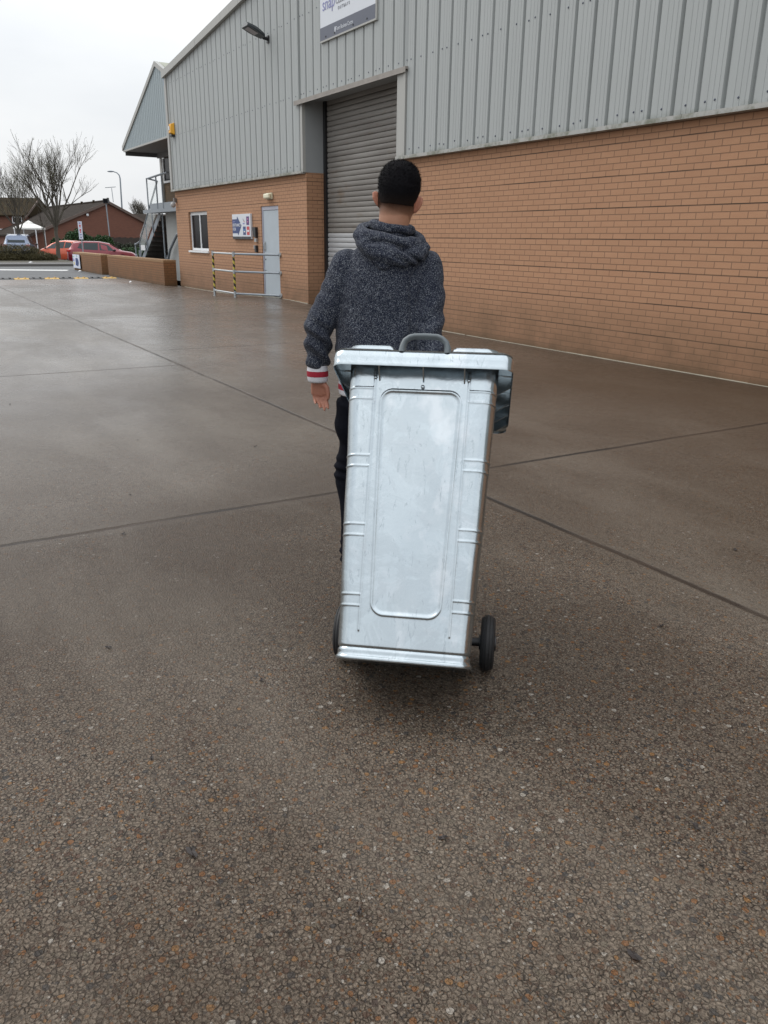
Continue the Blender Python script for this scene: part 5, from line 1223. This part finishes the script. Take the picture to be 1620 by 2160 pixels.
MB().box(-.28, .18, -.2, .15, 4.18, 4.58).build('floodlight_box', BLACK, fp, bevel=.03); MB().box(-.22, .12, -.21, -.201, 4.24, 4.52).build('lens', GLASS, fp)
sp1 = empty('sign_post', W(-17.03, 47, 0), HZ, label='tall narrow white sign on a post behind the low wall', cat='sign')
MB().tube([(0.02, 0, 0), (.0, 0, 2.2)], .035, 8).build('post', STEEL, sp1, smooth=True)
MB().box(-.105, .115, -.06, -.036, 1.30, 2.24).build('panel', simple('sign_pale_blue', (.60, .63, .72), .4), sp1)
for (za, zb, mt, nm, hw) in ((1.98, 2.06, REDS, 'red_mark', .04), (1.92, 1.975, REDS, 'red_mark', .025), (1.74, 1.84, REDS, 'red_mark', .04), (1.64, 1.72, REDS, 'red_mark', .025), (2.12, 2.18, LAV, 'grey_mark', .045), (1.52, 1.57, LAV, 'grey_mark', .045), (1.38, 1.43, NAVY, 'navy_mark', .03)):
    MB().box(.0 - hw, .01 + hw, -.063, -.0605, za, zb).build(nm, mt, sp1)

# ---------------------------------------------------------------- cars
def paint(name, c):
    M = Mat(name); n = M.noise(1.2, 3); M.set(color=M.mix(n, tuple(a * .85 for a in c), c), rough=.28, metal=.25, coat=.8, coatr=.06); return M.m
CHROME = simple('car_chrome', (.6, .6, .62), .25, .9)
def car(name, M_, st, label, col, lights=True, gh=None, cat='car', wheel_x=(.78, 3.45), L_=4.4):
    """x forward from the rear bumper, y to the left; st: stations (x, half width, z sill, z belt, z roof, half roof width)"""
    root = empty(name, mat=M_, label=label, cat=cat)
    body = MB(); n_ = len(st); ring = []
    for (X, hw, zs0, zb_, zr, hr_) in st:
        ring.append([(X, -hw * .93, zs0), (X, -hw, zs0 + .12), (X, -hw, zs0 + (zb_ - zs0) * .6), (X, -hw * .965, zb_), (X, -hr_, zr - .035 if zr - zb_ > .1 else zr), (X, -hr_ * .75, zr), (X, hr_ * .75, zr), (X, hr_, zr - .035 if zr - zb_ > .1 else zr), (X, hw * .965, zb_), (X, hw, zs0 + (zb_ - zs0) * .6), (X, hw, zs0 + .12), (X, hw * .93, zs0)])
    for r_ in ring: body.v += r_
    for j in range(n_ - 1):
        for i in range(12): body.f.append((j * 12 + i, j * 12 + (i + 1) % 12, (j + 1) * 12 + (i + 1) % 12, (j + 1) * 12 + i)); body.mi.append(0)
    body.f.append(tuple(range(12))); body.f.append(tuple((n_ - 1) * 12 + i for i in range(12))[::-1]); body.mi += [0, 0]
    body.build('body', col, root, smooth=True, angle=32, bevel=.03)
    def interp(X):
        for a, c_ in zip(st[:-1], st[1:]):
            if a[0] <= X <= c_[0]:
                t = (X - a[0]) / (c_[0] - a[0]); return [a[k] + (c_[k] - a[k]) * t for k in range(6)]
        return st[-1]
    for s_ in (-1, 1):
        for pn in gh['side']:
            pts = []
            for (X, f) in pn:
                q = interp(X); yb, yr_ = q[1] * .965, q[5]; zb_, zr = q[3], q[4] - .035
                pts.append((X, s_ * (yb + (yr_ - yb) * f + .010), zb_ + (zr - zb_) * f))
            w_ = MB(); w_.add(pts + [(p[0], p[1] - s_ * .02, p[2]) for p in pts], [tuple(range(len(pts))), tuple(range(2 * len(pts) - 1, len(pts) - 1, -1))]); w_.build('side_window', CARGLASS, root)
    for nm, pts in gh['ends']:
        P_ = [Vector(p) for p in pts]; n2 = (P_[1] - P_[0]).cross(P_[2] - P_[0]).normalized() * .012
        if n2.x * (1 if nm == 'windscreen' else -1) < 0: n2 = -n2
        w_ = MB(); w_.add([p + n2 for p in P_] + [p - n2 for p in P_], [(0, 1, 2, 3), (7, 6, 5, 4)]); w_.build(nm, CARGLASS, root)
    tyre = MB(); n = 24
    for (py_, rr_) in ((-.1, .20), (-.11, .29), (-.08, .335), (.08, .335), (.11, .29), (.1, .20)):
        for k in range(n): t = 2 * math.pi * k / n; tyre.v.append((rr_ * math.cos(t), py_, rr_ * math.sin(t)))
    for j in range(5):
        for k in range(n): tyre.f.append((j * n + k, j * n + (k + 1) % n, (j + 1) * n + (k + 1) % n, (j + 1) * n + k)); tyre.mi.append(0)
    for X in wheel_x:
        for s_ in (-1, 1):
            wl = empty('wheel'); wl.parent = root; wl.location = (X, s_ * (st[2][1] - .10), .335)
            tyre.build('tyre', RUBBER, wl, smooth=True, angle=50)
            rm_ = MB().rings([(0, 0, s_ * .0, .21, .21), (0, 0, .03, .19, .19), (0, 0, .02, .05, .05)], 20, M=Matrix.Rotation(R(-90 * s_), 4, 'X') @ Matrix.Translation((0, 0, .075)))
            rm_.build('rim', CHROME, wl)
            MB().tube([(X, s_ * (st[2][1] - .16), .36), (X, s_ * (st[2][1] + .006), .36)], .385, 24).build('wheel_arch', BLACK, root)
    return root
TAIL = simple('tail_lamp_red', (.5, .02, .02), .2); HEADL = simple('headlamp_clear', (.6, .62, .65), .15)
def cmat(pos, fwd, k=1.0, kz=None):
    f = Vector(fwd).normalized(); l_ = Vector((-f.y, f.x, 0)); m_ = Matrix.Identity(4)
    for i in range(3): m_[i][0] = f[i] * k; m_[i][1] = l_[i] * k; m_[i][2] = (0, 0, kz or k)[i]; m_[i][3] = pos[i]
    return m_
suv = [(0, .70, .42, .85, .87, .60), (.06, .84, .36, .97, 1.0, .66), (.16, .90, .28, 1.02, 1.08, .64), (.42, .92, .22, 1.02, 1.48, .60), (1.1, .93, .22, 1.00, 1.56, .62), (2.0, .93, .22, .96, 1.55, .63), (2.65, .93, .22, .94, 1.44, .61), (3.25, .92, .22, .92, 1.08, .66), (3.5, .91, .22, .92, .97, .70), (4.1, .88, .26, .84, .88, .66), (4.40, .80, .32, .66, .72, .55), (4.48, .66, .40, .52, .56, .45)]
ghS = dict(side=[[(.62, .25), (1.0, .08), (1.0, .80), (.85, .82)], [(1.08, .06), (1.95, .06), (1.98, .88), (1.08, .86)], [(2.07, .06), (3.0, .10), (2.62, .80), (2.06, .88)]],
           ends=[('windscreen', [(2.74, -.55, 1.40), (2.74, .55, 1.40), (3.28, .62, 1.06), (3.28, -.62, 1.06)]), ('rear_window', [(.178, -.59, 1.11), (.178, .59, 1.11), (.40, .54, 1.455), (.40, -.54, 1.455)])])
cR = car('parked_car', cmat(W(-20.3, 53.4, -.30), Rh * .96 + Fh * .28, .95), suv, 'dark red car parked side on beyond the low brick walls', paint('dark_red_paint', (.22, .012, .025)), gh=ghS)
for s_ in (-1, 1):
    MB().box(-.02, .22, s_ * .66, s_ * .925, .88, 1.0).build('tail_lamp', TAIL, cR, bevel=.02); MB().box(4.2, 4.42, s_ * .6, s_ * .80, .62, .74).build('headlamp', HEADL, cR, bevel=.02)
    MB().ell((3.0, s_ * 1.0, 1.0), (.11, .09, .07), 12, 8).build('door_mirror', BLACK, cR, smooth=True)
MB().box(-.03, .0, -.5, .5, .36, .58).build('bumper_insert', BLACK, cR, bevel=.01); MB().box(-.035, -.01, -.26, .26, .62, .74).build('number_plate', YEL, cR)
hatch = [(0, .66, .40, .80, .84, .60), (.08, .80, .30, .92, .98, .64), (.20, .84, .22, .96, 1.04, .60), (.50, .86, .20, .95, 1.43, .57), (1.3, .86, .20, .93, 1.49, .58), (2.0, .86, .20, .91, 1.45, .58), (2.55, .86, .20, .90, 1.30, .58), (3.15, .85, .20, .90, .97, .66), (3.6, .82, .24, .82, .86, .62), (3.90, .74, .30, .66, .70, .5), (3.98, .60, .38, .52, .56, .42)]
ghH = dict(side=[[(.55, .12), (1.2, .07), (1.2, .86), (.70, .84)], [(1.28, .06), (2.0, .06), (2.0, .86), (1.28, .88)], [(2.05, .06), (2.95, .1), (2.45, .78), (2.05, .84)]],
           ends=[('windscreen', [(2.6, -.5, 1.27), (2.6, .5, 1.27), (3.12, .6, .99), (3.12, -.6, .99)]), ('rear_window', [(.22, -.54, 1.07), (.22, .54, 1.07), (.47, .49, 1.40), (.47, -.49, 1.40)])])
cO = car('parked_car', cmat(W(-20.9, 58.4, -.30), -Rh * .90 + Fh * .40, 1.0), hatch, 'bright orange hatchback parked behind the dark red car', paint('orange_paint', (.62, .085, .02)), gh=ghH, wheel_x=(.65, 3.15))
for s_ in (-1, 1):
    MB().box(-.01, .18, s_ * .6, s_ * .83, .80, .95).build('tail_lamp', TAIL, cO, bevel=.02); MB().box(3.7, 3.95, s_ * .55, s_ * .74, .62, .74).build('headlamp', HEADL, cO, bevel=.02); MB().ell((2.85, s_ * .92, .95), (.10, .08, .06), 12, 8).build('door_mirror', BLACK, cO, smooth=True)
cB = car('parked_car', cmat(W(-26.45, 60.0, -.30), Fh * .985 - Rh * .28, 1.0, 1.14), [(q[0], q[1], q[2], q[3], q[4] + (.06 if q[4] > 1.4 else 0), q[5] + .04) for q in suv], 'silver blue car seen from the rear behind the hedge at the far left', paint('silver_blue_paint', (.20, .25, .36)), gh=ghS)
for s_ in (-1, 1):
    MB().box(-.04, .14, s_ * .62, s_ * .90, .86, 1.02).build('tail_lamp', simple('tail_lamp_pale', (.5, .25, .27), .2) if s_ == -1 else bpy.data.materials['tail_lamp_pale'], cB, bevel=.03); MB().tube([(.7, s_ * .6, 1.60), (2.3, s_ * .6, 1.60)], .025, 6).build('roof_rail', CHROME, cB)
    MB().ell((3.0, s_ * 1.0, 1.0), (.11, .09, .07), 12, 8).build('door_mirror', BLACK, cB, smooth=True)
MB().box(-.035, -.01, -.26, .26, .62, .74).build('number_plate', YEL, cB)
# litter on the verge and dead leaves on the concrete
for i, (X, Y, Z, s_, lb) in enumerate(((-48.0, -1.2, .10, .16, 'flat white scrap of litter on the pavement below the hedge'), (-47.0, 1.0, .10, .12, 'small white scrap of litter near the red car'), (-38.3, -.62, 0, .10, 'white scrap of paper on the tarmac below the poster'), (-28.6, -.9, 0, .06, 'white paper scrap beside the longer low wall'))):
    q = MB(); q.add([(-s_, -s_ * .6, .004), (s_, -s_ * .5, .004), (s_ * .8, s_ * .6, .03), (-s_ * .7, s_ * .5, .02), (0, 0, .05)], [(0, 1, 4), (1, 2, 4), (2, 3, 4), (3, 0, 4)])
    o = q.build('litter', WHITE); o.location = (X, Y, Z); tag(o, lb, 'litter', 'white litter scraps')
DL = simple('dead_leaf', (.018, .012, .010), .6, var=.5, scale=30)
r_ = random.Random(12)
spots = [(-7.9, -7.25, .022), (-4.65, -7.0, .016), (-4.0, -7.2, .02), (-2.8, -7.55, .02), (-2.05, -7.6, .014), (-2.3, -7.15, .016), (-1.62, -7.62, .03), (-1.35, -7.05, .02), (-1.05, -6.45, .02), (-.85, -6.9, .026), (-6.0, -6.6, .015), (-5.4, -5.9, .018), (-3.0, -6.0, .012), (-2.3, -4.6, .022), (-1.9, -5.6, .018), (-1.25, -7.35, .016), (-.95, -7.5, .014)]
for i, (X, Y, s_) in enumerate(spots):
    q = MB(); a = r_.uniform(0, 6.28); n = 9; ro_ = []
    for k in range(n):
        t = 2 * math.pi * k / n; rr_ = s_ * (1 if k % 2 else .72) * r_.uniform(.7, 1.1); ro_.append((rr_ * math.cos(t), rr_ * .42 * math.sin(t), .003 + .006 * abs(math.sin(t * 1.5))))
    q.add(ro_ + [(0, 0, .007)], [(k, (k + 1) % n, n) for k in range(n)]); o = q.build('dead_leaf', DL); o.location = (X, Y, 0); o.rotation_euler = (0, 0, a)
    tag(o, 'small dark dead leaf lying on the wet concrete', 'leaf', 'dead leaves scattered on the concrete')
